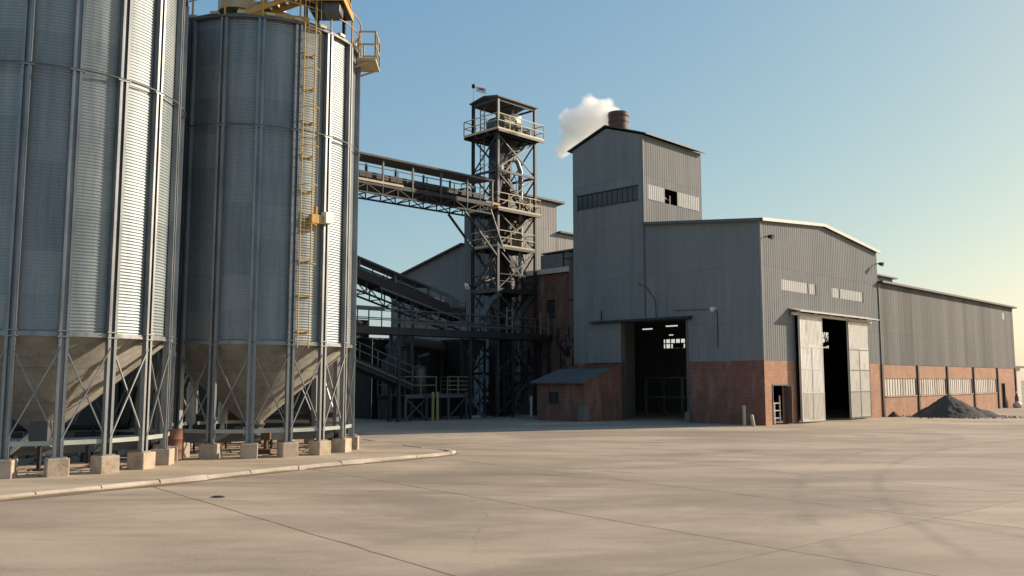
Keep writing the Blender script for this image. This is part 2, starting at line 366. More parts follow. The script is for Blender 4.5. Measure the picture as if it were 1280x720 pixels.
def block_wall(mb, O, d, n, length, z0, z1, openings=(), th=.3):
    """solid wall with openings; outer face on the line O + d x, thickness inwards"""
    xs = sorted(set([0, length] + [o[0] for o in openings] + [o[1] for o in openings]))
    zs = sorted(set([z0, z1] + [min(z1, max(z0, o[2])) for o in openings] + [min(z1, max(z0, o[3])) for o in openings]))
    def solid(i, j):
        if i < 0 or j < 0 or i >= len(xs)-1 or j >= len(zs)-1: return False
        mx = (xs[i]+xs[i+1])/2; mz = (zs[j]+zs[j+1])/2
        return not any(o[0] < mx < o[1] and o[2] < mz < o[3] for o in openings)
    def P(x, z, k): return (O[0] + d[0]*x - n[0]*th*k, O[1] + d[1]*x - n[1]*th*k, z)
    for i in range(len(xs)-1):
        for j in range(len(zs)-1):
            if not solid(i, j): continue
            a, b, c, e = xs[i], xs[i+1], zs[j], zs[j+1]
            mb.quad(P(a,c,0), P(b,c,0), P(b,e,0), P(a,e,0)); mb.quad(P(b,c,1), P(a,c,1), P(a,e,1), P(b,e,1))
            if not solid(i-1, j): mb.quad(P(a,c,1), P(a,c,0), P(a,e,0), P(a,e,1))
            if not solid(i+1, j): mb.quad(P(b,c,0), P(b,c,1), P(b,e,1), P(b,e,0))
            if not solid(i, j-1): mb.quad(P(a,c,1), P(b,c,1), P(b,c,0), P(a,c,0))
            if not solid(i, j+1): mb.quad(P(a,e,0), P(b,e,0), P(b,e,1), P(a,e,1))
SP, SM, TP, TM = (1,0), (-1,0), (0,1), (0,-1)

# ================================================================== SETTING
b = MB()
N = 40
for r0, r1 in ((0, 60), (60, 220), (220, 900), (900, 4000)):
    for k in range(N):
        a, c = 2*PI*k/N, 2*PI*(k+1)/N
        p = lambda r, q: (r*math.cos(q), 30 + r*math.sin(q), 0)
        if r0 == 0: b.add([p(0,0), p(r1,a), p(r1,c)], [(0,1,2)])
        else: b.quad(p(r0,a), p(r1,a), p(r1,c), p(r0,c))
structure('ground', b, GROUND)
edge = [(-24,-1.5),(-14,12.4),(-10.16,17.81),(-8.04,20.47),(-6.6,22.6),(-5.26,24.51),(-3.34,26.68),(-2.45,27.75),(-1.95,28.55),(-1.85,29.2),(-2.15,29.9),(-3.0,31.0),(-4.6,33.2),(-6.2,36.2),(-8.6,41),(-12,47)]
b = MB(); b.prism(edge + [(-40,47),(-40,-1.5)], -.02, .065)
structure('pavement', b, PAD)
b = MB()
pts = [Vector((x, y, 0)) for x, y in edge]
fine = []
for i in range(len(pts)-1):
    m = max(1, int((pts[i+1]-pts[i]).length/.6))
    for k in range(m): fine.append(pts[i].lerp(pts[i+1], k/m))
fine.append(pts[-1])
def ksec(p, q):
    d = (q-p).normalized(); return Vector((d.y, -d.x, 0))
rows = []
for i, p in enumerate(fine):
    nrm = ksec(fine[max(0,i-1)], fine[min(len(fine)-1,i+1)]); j = random.uniform(-.012,.012)
    hk = .125 if p.y < 29 else max(.072, .125 - (p.y-29)*.03)
    rows.append([p + nrm*(.02+j) + Vector((0,0,-.02)), p + nrm*j + Vector((0,0,hk-.03)), p - nrm*(.03-j) + Vector((0,0,hk+j*.3)), p - nrm*.17 + Vector((0,0,hk+.002+j*.3)), p - nrm*.19 + Vector((0,0,.045))])
for i in range(0, len(rows)-1, 2):
    seg = rows[i:i+3]; dz = random.uniform(-.012,.012); sh = random.uniform(-.015,.015); vs = []
    for k, row in enumerate(seg):
        nxt = seg[k+1] if k == 0 else seg[k-1]; g_ = .02 if k in (0, len(seg)-1) else 0
        for q, e in zip(row, nxt):
            w_ = q.lerp(e, g_); vs.append(w_ + Vector((sh*.7, -sh*.7, dz if q.z > .06 else 0)))
    fs = [(k*5+j, (k+1)*5+j, (k+1)*5+j+1, k*5+j+1) for k in range(len(seg)-1) for j in range(4)]
    e = (len(seg)-1)*5; fs += [(0,1,2,3,4), (e+4,e+3,e+2,e+1,e)]
    b.add(vs, fs)
structure('kerb', b, KERB)
b = MB(); vs = []
for i, p in enumerate(fine):
    nrm = ksec(fine[max(0,i-1)], fine[min(len(fine)-1,i+1)]); wd_ = .05 + .22*max(0, noise.noise(Vector((p.x*.6, p.y*.6, 3)))+.25)
    vs += [p + nrm*.005 + Vector((0,0,.03+.02*random.random())), p + nrm*wd_*.5 + Vector((0,0,.012)), p + nrm*wd_ + Vector((0,0,.003))]
b.add(vs, [f for i in range(len(fine)-1) for f in ((i*3,i*3+3,i*3+4,i*3+1),(i*3+1,i*3+4,i*3+5,i*3+2))])
structure('gutter_dirt', b, painted('gutter_dirt', (.17,.13,.09), .95, 0, (.08,.06,.04), .6, 4))

# ================================================================== GRAIN SILOS
ZB, ZT, NP = 3.55, 13.85, 18
RW, RPO = 3.22, 3.32
def silo_meshes():
    d = {}
    b = MB(); prof = []; z = ZB; k = 0
    while z <= ZT:
        prof.append((RW + .0125*math.sin(k*PI/2 + .4), z)); z += .021; k += 1
    b.lathe(prof, 108); d['wall'] = b.mesh('wall', G)
    b = MB(); b.lathe([(RW-.06, ZB+.12), (RW-.02, ZB-.05), (.34, 1.02), (.34, .86)], 72); d['hopper'] = b.mesh('hopper', CONE)
    b = MB(); b.lathe([(.40,.95),(.40,.88),(.30,.88),(.30,.62),(.42,.62),(.42,.55),(.16,.50),(.16,.34)], 20); b.box((-.5,-.18,.66),(.5,.18,.82)); b.tube([(.5,0,.74),(.95,0,.74)], .06); b.box((.9,-.16,.62),(1.2,.16,.88)); d['discharge_gate'] = b.mesh('discharge_gate', MID)
    b = MB(); b.lathe([(RW+.13, ZT-.04),(RW+.13, ZT+.02),(.75, ZT+1.35),(.75, ZT+1.6),(.05, ZT+1.75)], 72, smooth=False); b.lathe([(RW+.13,ZT-.04),(RW-.02,ZT-.02)], 72, smooth=False)
    for q in range(36):
        a = q*PI/18; c, s_ = math.cos(a), math.sin(a); b.bar(((RW+.12)*c,(RW+.12)*s_,ZT+.04),(.78*c,.78*s_,ZT+1.37), .05,.06)
    d['roof'] = b.mesh('roof', GP)
    for nm, zz, rr in (('lower_ring', ZB, .05), ('wind_ring', 10.32, .024)):
        b = MB(); R0 = RPO+.06 if nm == 'wind_ring' else RPO-.02
        if nm == 'wind_ring':
            pts = []
            for q in range(NP*4+1): pts.append((R0*math.cos(q*2*PI/(NP*4)), R0*math.sin(q*2*PI/(NP*4)), zz))
            b.tube(pts, rr, 6, False)
        else: b.lathe([(R0-.1,zz-.07),(R0,zz-.07),(R0,zz+.04),(R0-.1,zz+.04)], 72, smooth=False)
        d[nm] = b.mesh(nm, GP if nm == 'lower_ring' else MID)
    b = MB()   # one post at angle 0: channel section with two outstanding flanges
    x0 = RW+.02
    b.box((x0,-.095,.5),(x0+.05,.095,ZT-.06))
    for sgn in (-1,1):
        b.box((x0-.004, sgn*.096,.5),(x0+.135, sgn*.116,ZT-.08)); b.box((x0+.118, sgn*.094,.5),(x0+.137, sgn*.045,ZT-.08))
    b.box((x0-.05,-.15,ZB-.09),(x0+.16,.15,ZB-.06)); b.box((x0-.05,-.15,ZB+.05),(x0+.16,.15,ZB+.08))
    b.box((x0-.03,-.17,10.27),(x0+.15,.17,10.30)); b.box((x0-.08,-.17,.5),(x0+.2,.17,.53))
    d['post'] = b.mesh('post', GP)
    b = MB(); b.bbox((x0-.22,-.25,.02),(x0+.30,.25,.50),.025); d['footing'] = b.mesh('footing', FOOT)
    step = 2*PI/NP; P = lambda k, z, r=RPO+.0: (r*math.cos(k*step), r*math.sin(k*step), z)
    b = MB(); b.bar(P(.035,3.22), P(.965,.92), .045,.03); d['cross_brace'] = b.mesh('cross_brace', GP)
    b = MB(); b.bar(P(.035,.92,RPO+.055), P(.965,3.22,RPO+.055), .045,.03); d['cross_brace2'] = b.mesh('cross_brace', GP)
    b = MB(); b.bar(P(.03,.86,RPO-.03), P(.97,.86,RPO-.03), .07,.11); d['tie_rail'] = b.mesh('tie_rail', PALE)
    return d
SM_ = silo_meshes()
def make_silo(x, y, ph, label):
    root = link('grain_silo', None, None, (x, y, 0), R_(ph)); root['label'] = label; root['category'] = 'silo'
    for k in ('wall','hopper','roof','lower_ring','wind_ring'): link(k, SM_[k], root)
    for o in root.children:
        if o.name.startswith('hopper'): link('discharge_gate', SM_['discharge_gate'], o)
    st = 360/NP
    for i in range(NP):
        p = link('post', SM_['post'], root, (0,0,0), R_(i*st)); link('footing', SM_['footing'], p)
        link('cross_brace', SM_['cross_brace'], root, (0,0,0), R_(i*st)); link('cross_brace', SM_['cross_brace2'], root, (0,0,0), R_(i*st))
        link('tie_rail', SM_['tie_rail'], root, (0,0,0), R_(i*st))
    return root
S1 = make_silo(-13.0, 24.6, -75.7, 'nearer and larger looking corrugated steel grain silo with no ladder, cut by the left edge')
S2 = make_silo(-8.75, 30.03, -95.2, 'corrugated steel grain silo carrying the yellow ladder and roof platform, standing behind the nearest silo')
# silo 2 roof gear, ladder; angles are world directions converted to the silo's own turn
def s2p(deg, r, z): a = R_(deg + 95.2); return (r*math.cos(a), r*math.sin(a), z)
def s2part(name, mb, mat, parent=S2): return link(name, mb.mesh(name, mat), parent)
lad = MB(); LA, LR = -49.5, RW+.24
dl = 3.1
for sg in (-1, 1): lad.bar(s2p(LA+sg*dl, LR, 3.4), s2p(LA+sg*dl, LR, 15.2), .03, .03)
z = 3.5
while z < 15.1: lad.bar(s2p(LA-dl, LR, z), s2p(LA+dl, LR, z), .016); z += .3
cg = MB()
def loop_pts(z, w=.30, dep=.42):
    c = Vector(s2p(LA, LR, z)); rad = Vector(s2p(LA, 1, 0)); tan = Vector((-rad.y, rad.x, 0)); o = []
    for i in range(9):
        a = -PI/2 + PI*i/8; o.append(c + tan*(w*math.sin(a)) + rad*(dep*math.cos(a)))
    return o
zs = [5.9 + .0*i for i in range(1)]
z = 6.0
hoops = []
while z < 15: hoops.append(z); z += 1.25
for h in hoops: cg.tube(loop_pts(h), .014, 5)
for i in (2, 4, 6):
    for a, c in zip(hoops, hoops[1:]): cg.bar(loop_pts(a)[i], loop_pts(c)[i], .010)
br = lad
z = 3.9
while z < 13.7:
    for sg in (-1, 1): br.bar(s2p(LA+sg*dl*1.0, RW-.02, z), s2p(LA+sg*dl, LR+.02, z), .04)
    br.bar(s2p(LA-6.2, RW+.05, z), s2p(LA+6.2, RW+.05, z), .03, .035); z += 1.12
LADDER = s2part('ladder', lad, OCH)
s2part('safety_cage', cg, OCH, LADDER)
jb = MB(); jb.box((-.0,-.16,-.15),(.24,.16,.2)); o = s2part('junction_box', jb, WHITE); o.location = s2p(-36.6, RW+.16, 7.55); o.rotation_euler = (0,0,R_(-36.6+95.2))
jb = MB(); jb.box((.0,-.2,-.14),(.2,.2,.14)); jb.tube([(.1,0,.1),(.1,0,.4)],.06); o = s2part('valve_box', jb, YEL); o.location = s2p(-43.5, RW+.1, 7.5); o.rotation_euler = (0,0,R_(-43.5+95.2))
er = MB(); er.lathe([(RW+.03,ZT-.07),(RW+.15,ZT-.06),(RW+.155,ZT+.025),(RW+.10,ZT+.05)], 72, smooth=False); s2part('eave_ring', er, MID)
for q in range(24):
    er = MB(); a_ = q*15+4; er.slab([s2p(a_-2.2,RW+.02,ZT+.05),s2p(a_+2.2,RW+.02,ZT+.05),s2p(a_+2.2,RW+.20,ZT+.03),s2p(a_-2.2,RW+.20,ZT+.03)], .09, (0,0,1)); s2part('eave_clip', er, CREAM)
rl = MB(); Rr = RW+.15
for zz, rr in ((ZT+1.12,.028),(ZT+.6,.022)):
    rl.tube([s2p(q*5, Rr, zz) for q in range(73)], rr, 6, False)
for q in range(18): rl.bar(s2p(q*20+5, Rr, ZT), s2p(q*20+5, Rr, ZT+1.12), .045)
s2part('roof_railing', rl, YEL)
# landing basket hanging off the right-hand side of the eave
bk = MB()
def bkp(dr, dt, z):
    rad = Vector(s2p(2, 1, 0)); tan = Vector((-rad.y, rad.x, 0)); return Vector((0,0,z)) + rad*(RW+dr) + tan*dt
fl = MB(); fl.slab([bkp(.1,-.6,ZT-.32), bkp(.78,-.6,ZT-.32), bkp(.78,.6,ZT-.32), bkp(.1,.6,ZT-.32)], .09); 
for dt in (-.5,.5): fl.bar(bkp(.04,dt,ZT-.62), bkp(.72,dt,ZT-.38), .05)
LND = s2part('landing', fl, CREAM)
bk.rail([bkp(.2,-.58,ZT-.32), bkp(.76,-.58,ZT-.32), bkp(.76,.58,ZT-.32), bkp(.2,.58,ZT-.32)], .95, .025, .6)
s2part('landing_railing', bk, CREAM, LND)
# head platform over the roof, reached by the ladder
pf = MB(); hp = lambda x, y, z: s2p(math.degrees(math.atan2(y, x)), math.hypot(x, y), z)   # silo-centred world axes
pf.slab([hp(2.0,-2.6,ZT+.95), hp(3.25,-2.6,ZT+.95), hp(3.25,-.9,ZT+.95), hp(2.0,-.9,ZT+.95)], .12)
for x, y in ((2.05,-2.5),(3.0,-1.0),(2.1,-1.0)): pf.bar(hp(x,y,ZT+.1), hp(x,y,ZT+.9), .1)
HP = s2part('head_platform', pf, DARK)
yr = MB(); yr.rail([hp(2.05,-2.55,ZT+.95), hp(3.2,-2.55,ZT+.95), hp(3.2,-.95,ZT+.95), hp(2.05,-.95,ZT+.95), hp(2.05,-2.55,ZT+.95)], 1.1, .03, .8, (1,.66,.33), True); 
yr.bar(hp(2.0,-2.64,ZT+.9), hp(3.3,-2.64,ZT+.9), .03, .24); yr.bar(hp(3.29,-2.64,ZT+.9), hp(3.29,-.9,ZT+.9), .03, .24)
s2part('platform_railing', yr, YEL, HP)
sr = MB()
for off in (0, .55):
    sr.bar(hp(.35,-3.25+off,ZT+.10), hp(2.05,-2.75+off,ZT+1.0), .05, .16)
    for h_ in (.5, 1.0): sr.bar(hp(.35,-3.25+off,ZT+.10+h_), hp(2.05,-2.75+off,ZT+1.0+h_), .045)
    for k in range(5): f = k/4; sr.bar(hp(.35+1.7*f,-3.25+off+.5*f,ZT+.1+.9*f), hp(.35+1.7*f,-3.25+off+.5*f,ZT+1.1+.9*f), .045)
for k in range(7):
    f = k/7; sr.bar(hp(.35+1.7*f,-3.25+.5*f,ZT+.2+.85*f), hp(.35+1.7*f,-2.7+.5*f,ZT+.2+.85*f), .22, .03)
sr.bar(hp(.1,-3.3,ZT+.12), hp(2.2,-2.6,ZT+.12), .05, .2)
s2part('roof_stair', sr, YEL, HP)
mc = MB(); mc.bbox((2.3,-2.2,ZT+.96),(3.0,-1.4,ZT+2.3),.06); mc.bbox((2.6,-2.5,ZT+.45),(3.15,-1.9,ZT+.83),.04)
o = s2part('conveyor_head', mc, MID, HP); o.rotation_euler = (0,0,R_(95.2))
hs = MB(); hs.lathe([(.62,ZT+.35),(.62,ZT+.75),(.2,ZT+1.3)], 14, (-.15,-2.55)); o = s2part('roof_hatch', hs, CREAM); o.rotation_euler = (0,0,R_(95.2))

# gear under the silos
def wbox(name, label, cat, parts, org, group=None):
    t = Thing(name, label, cat, org, group, mill=False)
    for nm, mb, mt in parts: t.part(nm, mb, mt)
    return t
def screw(x0, y0, x1, y1, label):
    t = Thing('screw_conveyor', label, 'conveyor', (x0, y0, .1), 'screw conveyors below the silos', mill=False)
    p, q = Vector((x0,y0,.55)), Vector((x1,y1,.55)); d = (q-p).normalized(); n = Vector((-d.y,d.x,0))
    m = MB(); m.bar(p, q, .42, .36); t.part('trough', m, MID)
    m = MB(); m.bar(p+Vector((0,0,.2)), q+Vector((0,0,.2)), .5, .03); t.part('cover', m, GP)
    L = (q-p).length; k = 0
    while k <= L:
        c = p + d*k
        m = MB(); m.bar(c+n*.2, c+n*.2-Vector((0,0,.5)), .07); m.bar(c-n*.2, c-n*.2-Vector((0,0,.5)), .07); m.bar(c-n*.2-Vector((0,0,.25)), c+n*.2-Vector((0,0,.25)), .06); t.part('trestle', m, DARK); k += 1.9
    m = MB(); m.tube([q+d*.05, q+d*.65], .2, 12); m.bbox(q+d*.1+Vector((-.16,-.16,-.45)), q+d*.1+Vector((.2,.2,-.2)), .02); t.part('motor', m, DARK)
    return t
screw(-16.4, 21.6, -10.9, 26.6, 'long grey screw conveyor trough under the nearest silo')
screw(-11.4, 28.2, -6.4, 31.6, 'long grey screw conveyor trough under the silo with the ladder')
m = MB(); m.tube([(-11.2,27.9,.1),(-11.2,27.9,1.5),(-11.15,27.8,2.2),(-10.9,27.5,2.7)], .11, 10); 
t = Thing('grain_spout', 'pale bent spout pipe standing between the two silos', 'pipe', (-11.2,27.9,.1), mill=False); t.part('pipe', m, WHITE)
m = MB(); m.lathe([(.17,.1),(.17,.13),(.12,.14)], 12, (-11.2,27.9)); m.lathe([(.16,1.48),(.16,1.58)], 12, (-11.2,27.9)); t.part('flange', m, MID)
def run(pts, r_, label, mat, fl=()):
    t = Thing('pipe_run', label, 'pipe', pts[0], 'pipe runs below the silos', mill=False)
    m = MB(); m.tube(pts, r_, 10); t.part('pipe', m, mat)
    for i, f in enumerate(fl):
        m = MB(); q = Vector(pts[0]).lerp(Vector(pts[-1]), f); m.bar((q.x,q.y,.05),(q.x,q.y,pts[1][2]),.07); t.part('stand', m, DARK)
    return t
run([(-17.5,26.2,.95),(-14,27.2,.95),(-11.9,27.6,.95),(-11.7,27.6,2.2)], .09, 'thin dark pipe run low behind the nearest silo hopper', DARK, (.2,.5,.8))
run([(-15.6,23.6,.4),(-13.2,23.2,.4),(-12.6,23.4,1.0)], .07, 'short pale pipe stub rising near the nearest silo hopper', WHITE, (.3,))
run([(-12.6,31.5,1.1),(-8,33.0,1.1),(-6.2,33.4,1.1)], .11, 'dark pipe run behind the hopper of the silo with the ladder', DARKER, (.2,.5,.8))
t = Thing('valve_stand', 'rusty valve stand with handwheel below the silo with the ladder', 'valve', (-7.9,28.6,.06), mill=False)
m = MB(); m.box((-8.1,28.4,.07),(-7.7,28.8,.2)); m.tube([(-7.9,28.6,.2),(-7.9,28.6,.8)],.07,8); m.box((-8.05,28.5,.5),(-7.75,28.7,.72)); t.part('body', m, RUST)
m = MB(); m.tube([(-7.9+.22*math.cos(q),28.6+.22*math.sin(q),.82) for q in [k*PI/6 for k in range(13)]],.022,6); m.bar((-8.1,28.6,.82),(-7.7,28.6,.82),.03); t.part('handwheel', m, WHITE)
for k, (x, y, z1, lab) in enumerate(((-10.7,29.6,2.4,'tall white filter bottle standing left below the silo with the ladder'),(-9.9,30.4,1.9,'shorter white filter bottle standing deeper below the silo with the ladder'))):
    t = Thing('filter_bottle', lab, 'filter', (x,y,.06), 'filter bottles below the silos', mill=False)
    m = MB(); m.lathe([(0,.9),(.12,.92),(.16,1.0),(.16,z1-.3),(.1,z1-.1),(.05,z1),(0,z1)], 14, (x,y)); t.part('bottle', m, WHITE)
    m = MB(); m.bar((x-.15,y,.06),(x-.1,y,1),.05); m.bar((x+.15,y,.06),(x+.1,y,1),.05); m.bar((x-.15,y,.5),(x+.15,y,.5),.05); t.part('stand', m, DARK)
b = MB(); rg = random.Random(3)
for k in range(260):
    cx, cy = rg.choice(((-13,24.6),(-8.75,30.03))); a_ = rg.uniform(0,2*PI); q_ = 3.1*math.sqrt(rg.random()); z_ = rg.uniform(.01,.05)
    b.lathe([(0,.065+z_),(z_*1.2,.065+z_*.5),(z_*1.5,.06)], 5, (cx+q_*math.cos(a_), cy+q_*math.sin(a_)), False)
o = link('spilled_grain', b.mesh('spilled_grain', RUST)); o['kind'] = 'stuff'
t = Thing('control_box', 'grey control box on a stand between the legs of the nearest silo', 'control box', (-12.3,23.2,.06), mill=False)
m = MB(); m.bbox((-12.55,23.1,.75),(-12.05,23.35,1.35),.02); t.part('box', m, MID)
m = MB(); m.bar((-12.3,23.22,.06),(-12.3,23.22,.75),.08); m.box((-12.5,23.05,.06),(-12.1,23.4,.1)); t.part('stand', m, DARK)
m = MB()
for zz in (0,.29,.58): m.lathe([(.285,.1+zz),(.285,.12+zz),(.275,.13+zz),(.275,.38+zz),(.285,.39+zz)], 18, (0,0))
m.lathe([(0,.97),(.28,.97)],18)
o = link('steel_drum', m.mesh('steel_drum', RUST), None, (-9.9,26.1,0)); o['label'] = 'rust brown steel drum between footings of the silo with the ladder'; o['category'] = 'drum'
t = Thing('blower', 'grey centrifugal blower on a skid under the nearest silo', 'blower', (-13.9,22.3,.1), mill=False)
m = MB(); m.bbox((-14.5,21.9,.1),(-13.3,22.7,.22),.02); t.part('skid', m, DARK)
m = MB(); m.tube([(-14.1,22.1,.66),(-14.1,22.5,.66)], .42, 18); m.bar((-14.1,22.3,.9),(-13.7,22.3,1.35),.26); t.part('fan_housing', m, MID)
m = MB(); m.tube([(-13.9,22.3,.5),(-13.35,22.3,.5)], .17, 12); t.part('motor', m, DARK)

m = MB()
t = Thing('block_store', 'low dark block store close behind the two silos', 'store', (-20,38,.06), mill=False)
block_wall(m, (-36,36), (1,0), (0,-1), 28.4, .02, 3.3, ((20,22.4,-1,2.3),(10,12.4,-1,2.3)), .3); m.box((-36,36.31,.02),(-35.7,40,3.3)); m.box((-7.9,36.31,.02),(-7.6,40,3.3)); m.box((-35.69,39.7,.02),(-7.91,40,3.3)); t.part('wall', m, DARKER)
m = MB(); m.slab([(-36.3,35.7,3.31),(-7.3,35.7,3.31),(-7.3,40.3,3.5),(-36.3,40.3,3.5)], .12, (0,0,1)); t.part('roof', m, ROOFD)
for a_ in (-26,-16):
    m = MB(); m.box((a_+.02,36.15,.07),(a_+2.38,36.2,2.29)); t.part('door', m, DARKER)
t = Thing('machine_house', 'black clad machine house tucked behind the machine platform', 'building', (-6,22.5,0))
m = MB(); clad_wall(m, (-10,25), TM, SM, 3.8, 0, lambda x: 4.9, (), .3, .01); clad_wall(m, (-10,21.2), SP, TM, 7.6, 0, lambda x: 4.9, (), .3, .01); clad_wall(m, (-2.4,21.2), TP, SP, 3.8, 0, lambda x: 4.9, (), .3, .01); t.part('wall', m, DARKER)
m = MB(); m.slab([(-10.2,21.0,4.92),(-2.2,21.0,4.92),(-2.2,25.2,5.1),(-10.2,25.2,5.1)], .1, (0,0,1)); t.part('roof', m, ROOFD)
# low dark store behind the silos
t = Thing('storage_shed', 'low dark clad storage shed behind the silo legs', 'shed', (-26,20.5,0))
m = MB(); clad_wall(m, (-40,20.5), SP, TM, 25.2, 0, lambda x: 4.1); clad_wall(m, (-14.8,20.5), TP, SP, 9, 0, lambda x: 4.1+.02*x, ((1.2,4.2,0,3.2),)); clad_wall(m, (-40,29.5), SP, TP, 25.2, 0, lambda x: 4.3); clad_wall(m, (-40,20.5), TP, SM, 9, 0, lambda x: 4.1+.02*x)
t.part('wall', m, CLADD)
m = MB(); m.slab([(-40.4,20.1,4.14),(-14.4,20.1,4.14),(-14.4,29.9,4.36),(-40.4,29.9,4.36)], .1, (0,0,1)); t.part('roof', m, ROOFD)
m = MB(); m.box((-14.88,21.72,.02),(-14.94,24.68,3.18)); t.part('door', m, DARKER)

# ================================================================== MILL BUILDING
TL0, TL1, TS = 7.7, 13.3, 6.45
ML = Thing('mill_building', 'grey clad mill with brick base, square tower and chimney in the centre of the yard', 'building', (0,0,0))
def gable(x): return 11.0 + .6*x/7.4 if x < 7.4 else 11.6 - .8*(x-7.4)/8.0
ZC = 3.45
# brick base
m = MB()
block_wall(m, (.001,0), SP, TM, 3.7, 0, ZC, ((.85,2.45,-1,2.1),)); ML.part('brick_base', m, BRICK_SUN); m = MB(); block_wall(m, (12.4,0), SP, TM, 3.0, 0, ZC)
ML.part('brick_base', m, BRICK_SUN)
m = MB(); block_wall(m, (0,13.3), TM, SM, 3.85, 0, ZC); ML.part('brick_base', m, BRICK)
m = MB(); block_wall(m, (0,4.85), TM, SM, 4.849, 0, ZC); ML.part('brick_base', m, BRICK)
m = MB(); m.box((-.003,-.02,0),(.9,-.004,.5)); 
# cladding on gable front and shaded front
m = MB()
clad_wall(m, (0,0), SP, TM, 15.4, ZC, gable, ((2.2,6.35,7.38,7.98),(8.5,12.95,7.38,7.98),(3.7,12.4,0,6.1)), .24, .013)
ML.part('gable_cladding', m, CLAD)
m = MB()
lt = lambda x: 11.75 - .75*(x)/TL0
clad_wall(m, (0,TL0), TM, SM, TL0, ZC, lt, ((0,TL0-4.85,0,5.85),), .24, .007)
ML.part('side_cladding', m, CLAD)
# tower
tg = lambda x: 17.3 + .95*(1-abs(x-2.8)/2.8)
m = MB(); clad_wall(m, (0,TL1), TM, SM, TL1-TL0, ZC, tg, ((.4,5.2,13.35,14.2),(TL1-9.45,TL1-TL0,0,5.85)), .24, .007)
clad_wall(m, (0,TL0), SP, TM, TS, 10.6, lambda x: 17.3, ((.45,6.1,13.38,14.3),), .24, .009)
clad_wall(m, (TS,TL0), TP, SP, TL1-TL0, 9.5, lambda x: tg(x)); clad_wall(m, (0,TL1), SP, TP, TS, 0, lambda x: 17.3)
ML.part('tower_cladding', m, CLAD)
m = MB()
m.slab([(-.14,TL0-.35,17.28),(TS+.3,TL0-.35,17.28),(TS+.3,10.5,18.40),(-.14,10.5,18.40)], .07, (0,0,1)); m.slab([(-.14,10.5,18.40),(TS+.3,10.5,18.40),(TS+.3,TL1+.35,17.28),(-.14,TL1+.35,17.28)], .07, (0,0,1))
ML.part('tower_roof', m, ROOFD)
m = MB(); m.box((-.02,TL0-.0,6.15),(-.06,TL0-.07,17.2)); ML.part('corner_flashing', m, MID); m = MB(); m.box((-.03,-.03,ZC),(.06,.06,10.98)); ML.part('corner_flashing', m, CLADL)
# tower window bands
w = MB(); w.box((.02,8.1,13.35),(.06,12.9,14.2)); WB = ML.part('tower_window', w, GLASS)
w = MB()
for k in range(13): w.box((-.01,8.1+.4*k-.012,13.36),(.03,8.1+.4*k+.012,14.19))
w.box((-.06,8.06,13.29),(.0,12.94,13.35)); w.box((-.06,8.06,14.2),(.0,12.94,14.25)); ML.part('window_frame', w, DARK, WB)
for a, c in ((.45,2.2),(3.62,6.1)):
    w = MB(); clad_wall(w, (a,TL0-.015), SP, TM, c-a, 13.38, lambda x: 14.3, (), .2, .02); ML.part('light_panel', w, SHEETW)
w = MB(); w.box((2.2,TL0+.8,13.38),(3.62,TL0+.82,14.3)); w.bar((2.25,TL0+.1,13.75),(3.0,TL0+.25,13.7),.08); w.bar((2.9,TL0+.1,13.38),(2.9,TL0+.1,13.95),.1); ML.part('open_bay', w, DARKER)
# main roof
m = MB()
rz = lambda s, t: gable(min(15.4,max(0,s))) + .75*min(t,TL0)/TL0
for s0, s1 in ((-.15,7.4),(7.4,15.5)):
    m.slab([(s0,-.18,rz(s0,0)+.02),(s1,-.18,rz(s1,0)+.02),(s1,TL0-.05,rz(s1,TL0)+.02),(s0,TL0-.05,rz(s0,TL0)+.02)], .1, (0,0,1))
m.slab([(TS+.05,TL0-.05,rz(TS,TL0)+.02),(15.5,TL0-.05,rz(15.5,TL0)+.02),(15.5,22.1,11.3),(TS+.05,22.1,12)], .1, (0,0,1))
ML.part('roof', m, ROOFD)
m = MB()
for s0, s1 in ((-.1,7.4),(7.4,15.5)): m.bar((s0,-.2,rz(s0,0)+.05),(s1,-.2,rz(s1,0)+.05), .06, .17)
ML.part('barge_board', m, ROOFW)
m = MB(); m.bar((-.2,-.1,11.02),(-.2,TL0,11.77), .08, .14); ML.part('gutter', m, MID)
# rear and inner walls with openings that let daylight in
m = MB(); clad_wall(m, (15.4,8.2), TP, SP, 13.8, 0, lambda x: 11.3, ((5.0,8.9,4.9,5.6),(7.6,8.7,6.6,6.7),(10.0,11.0,6.45,6.55),(5.4,6.3,7.0,7.09),(8.0,8.4,5.9,5.98))); clad_wall(m, (15.41,0.1), TP, SP, 8.1, 8.3, lambda x: 10.9+.09*x); clad_wall(m, (TS,22), SP, TP, 9, 0, lambda x: 11.9, ((5.6,6.9,6.6,6.8),)); clad_wall(m, (TS,13.3), TP, SM, 8.8, 0, lambda x: 11.9)
ML.part('rear_wall', m, CLADD)
for k in range(9):
    w = MB(); w.box((15.34,8.2+5.0+.46*k,4.85),(15.43,8.2+5.06+.46*k,5.8)); ML.part('mullion', w, DARKER)
w = MB(); w.box((15.345,13.2,5.22),(15.425,17.1,5.30)); ML.part('mullion', w, DARKER)
w = MB(); w.box((15.3,15.2,4.9),(15.33,16.2,5.3)); ML.part('window_board', w, DARKER)
# gable light panels with a dark slot in each
for a, c, gs in ((2.2,6.35,5.25),(8.5,12.95,9.4)):
    w = MB()
    clad_wall(w, (a,.0), SP, TM, gs-a, 7.38, lambda x: 7.98, (), .24, .02); clad_wall(w, (gs+.2,.0), SP, TM, c-gs-.2, 7.38, lambda x: 7.98, (), .24, .02)
    lp = ML.part('light_panel', w, SHEETW)
    w = MB(); w.box((gs,.06,7.38),(gs+.2,.08,7.98)); w.box((c-.05,-.055,7.36),(c+.01,-.03,8.0)); ML.part('slot', w, DARKER, lp)
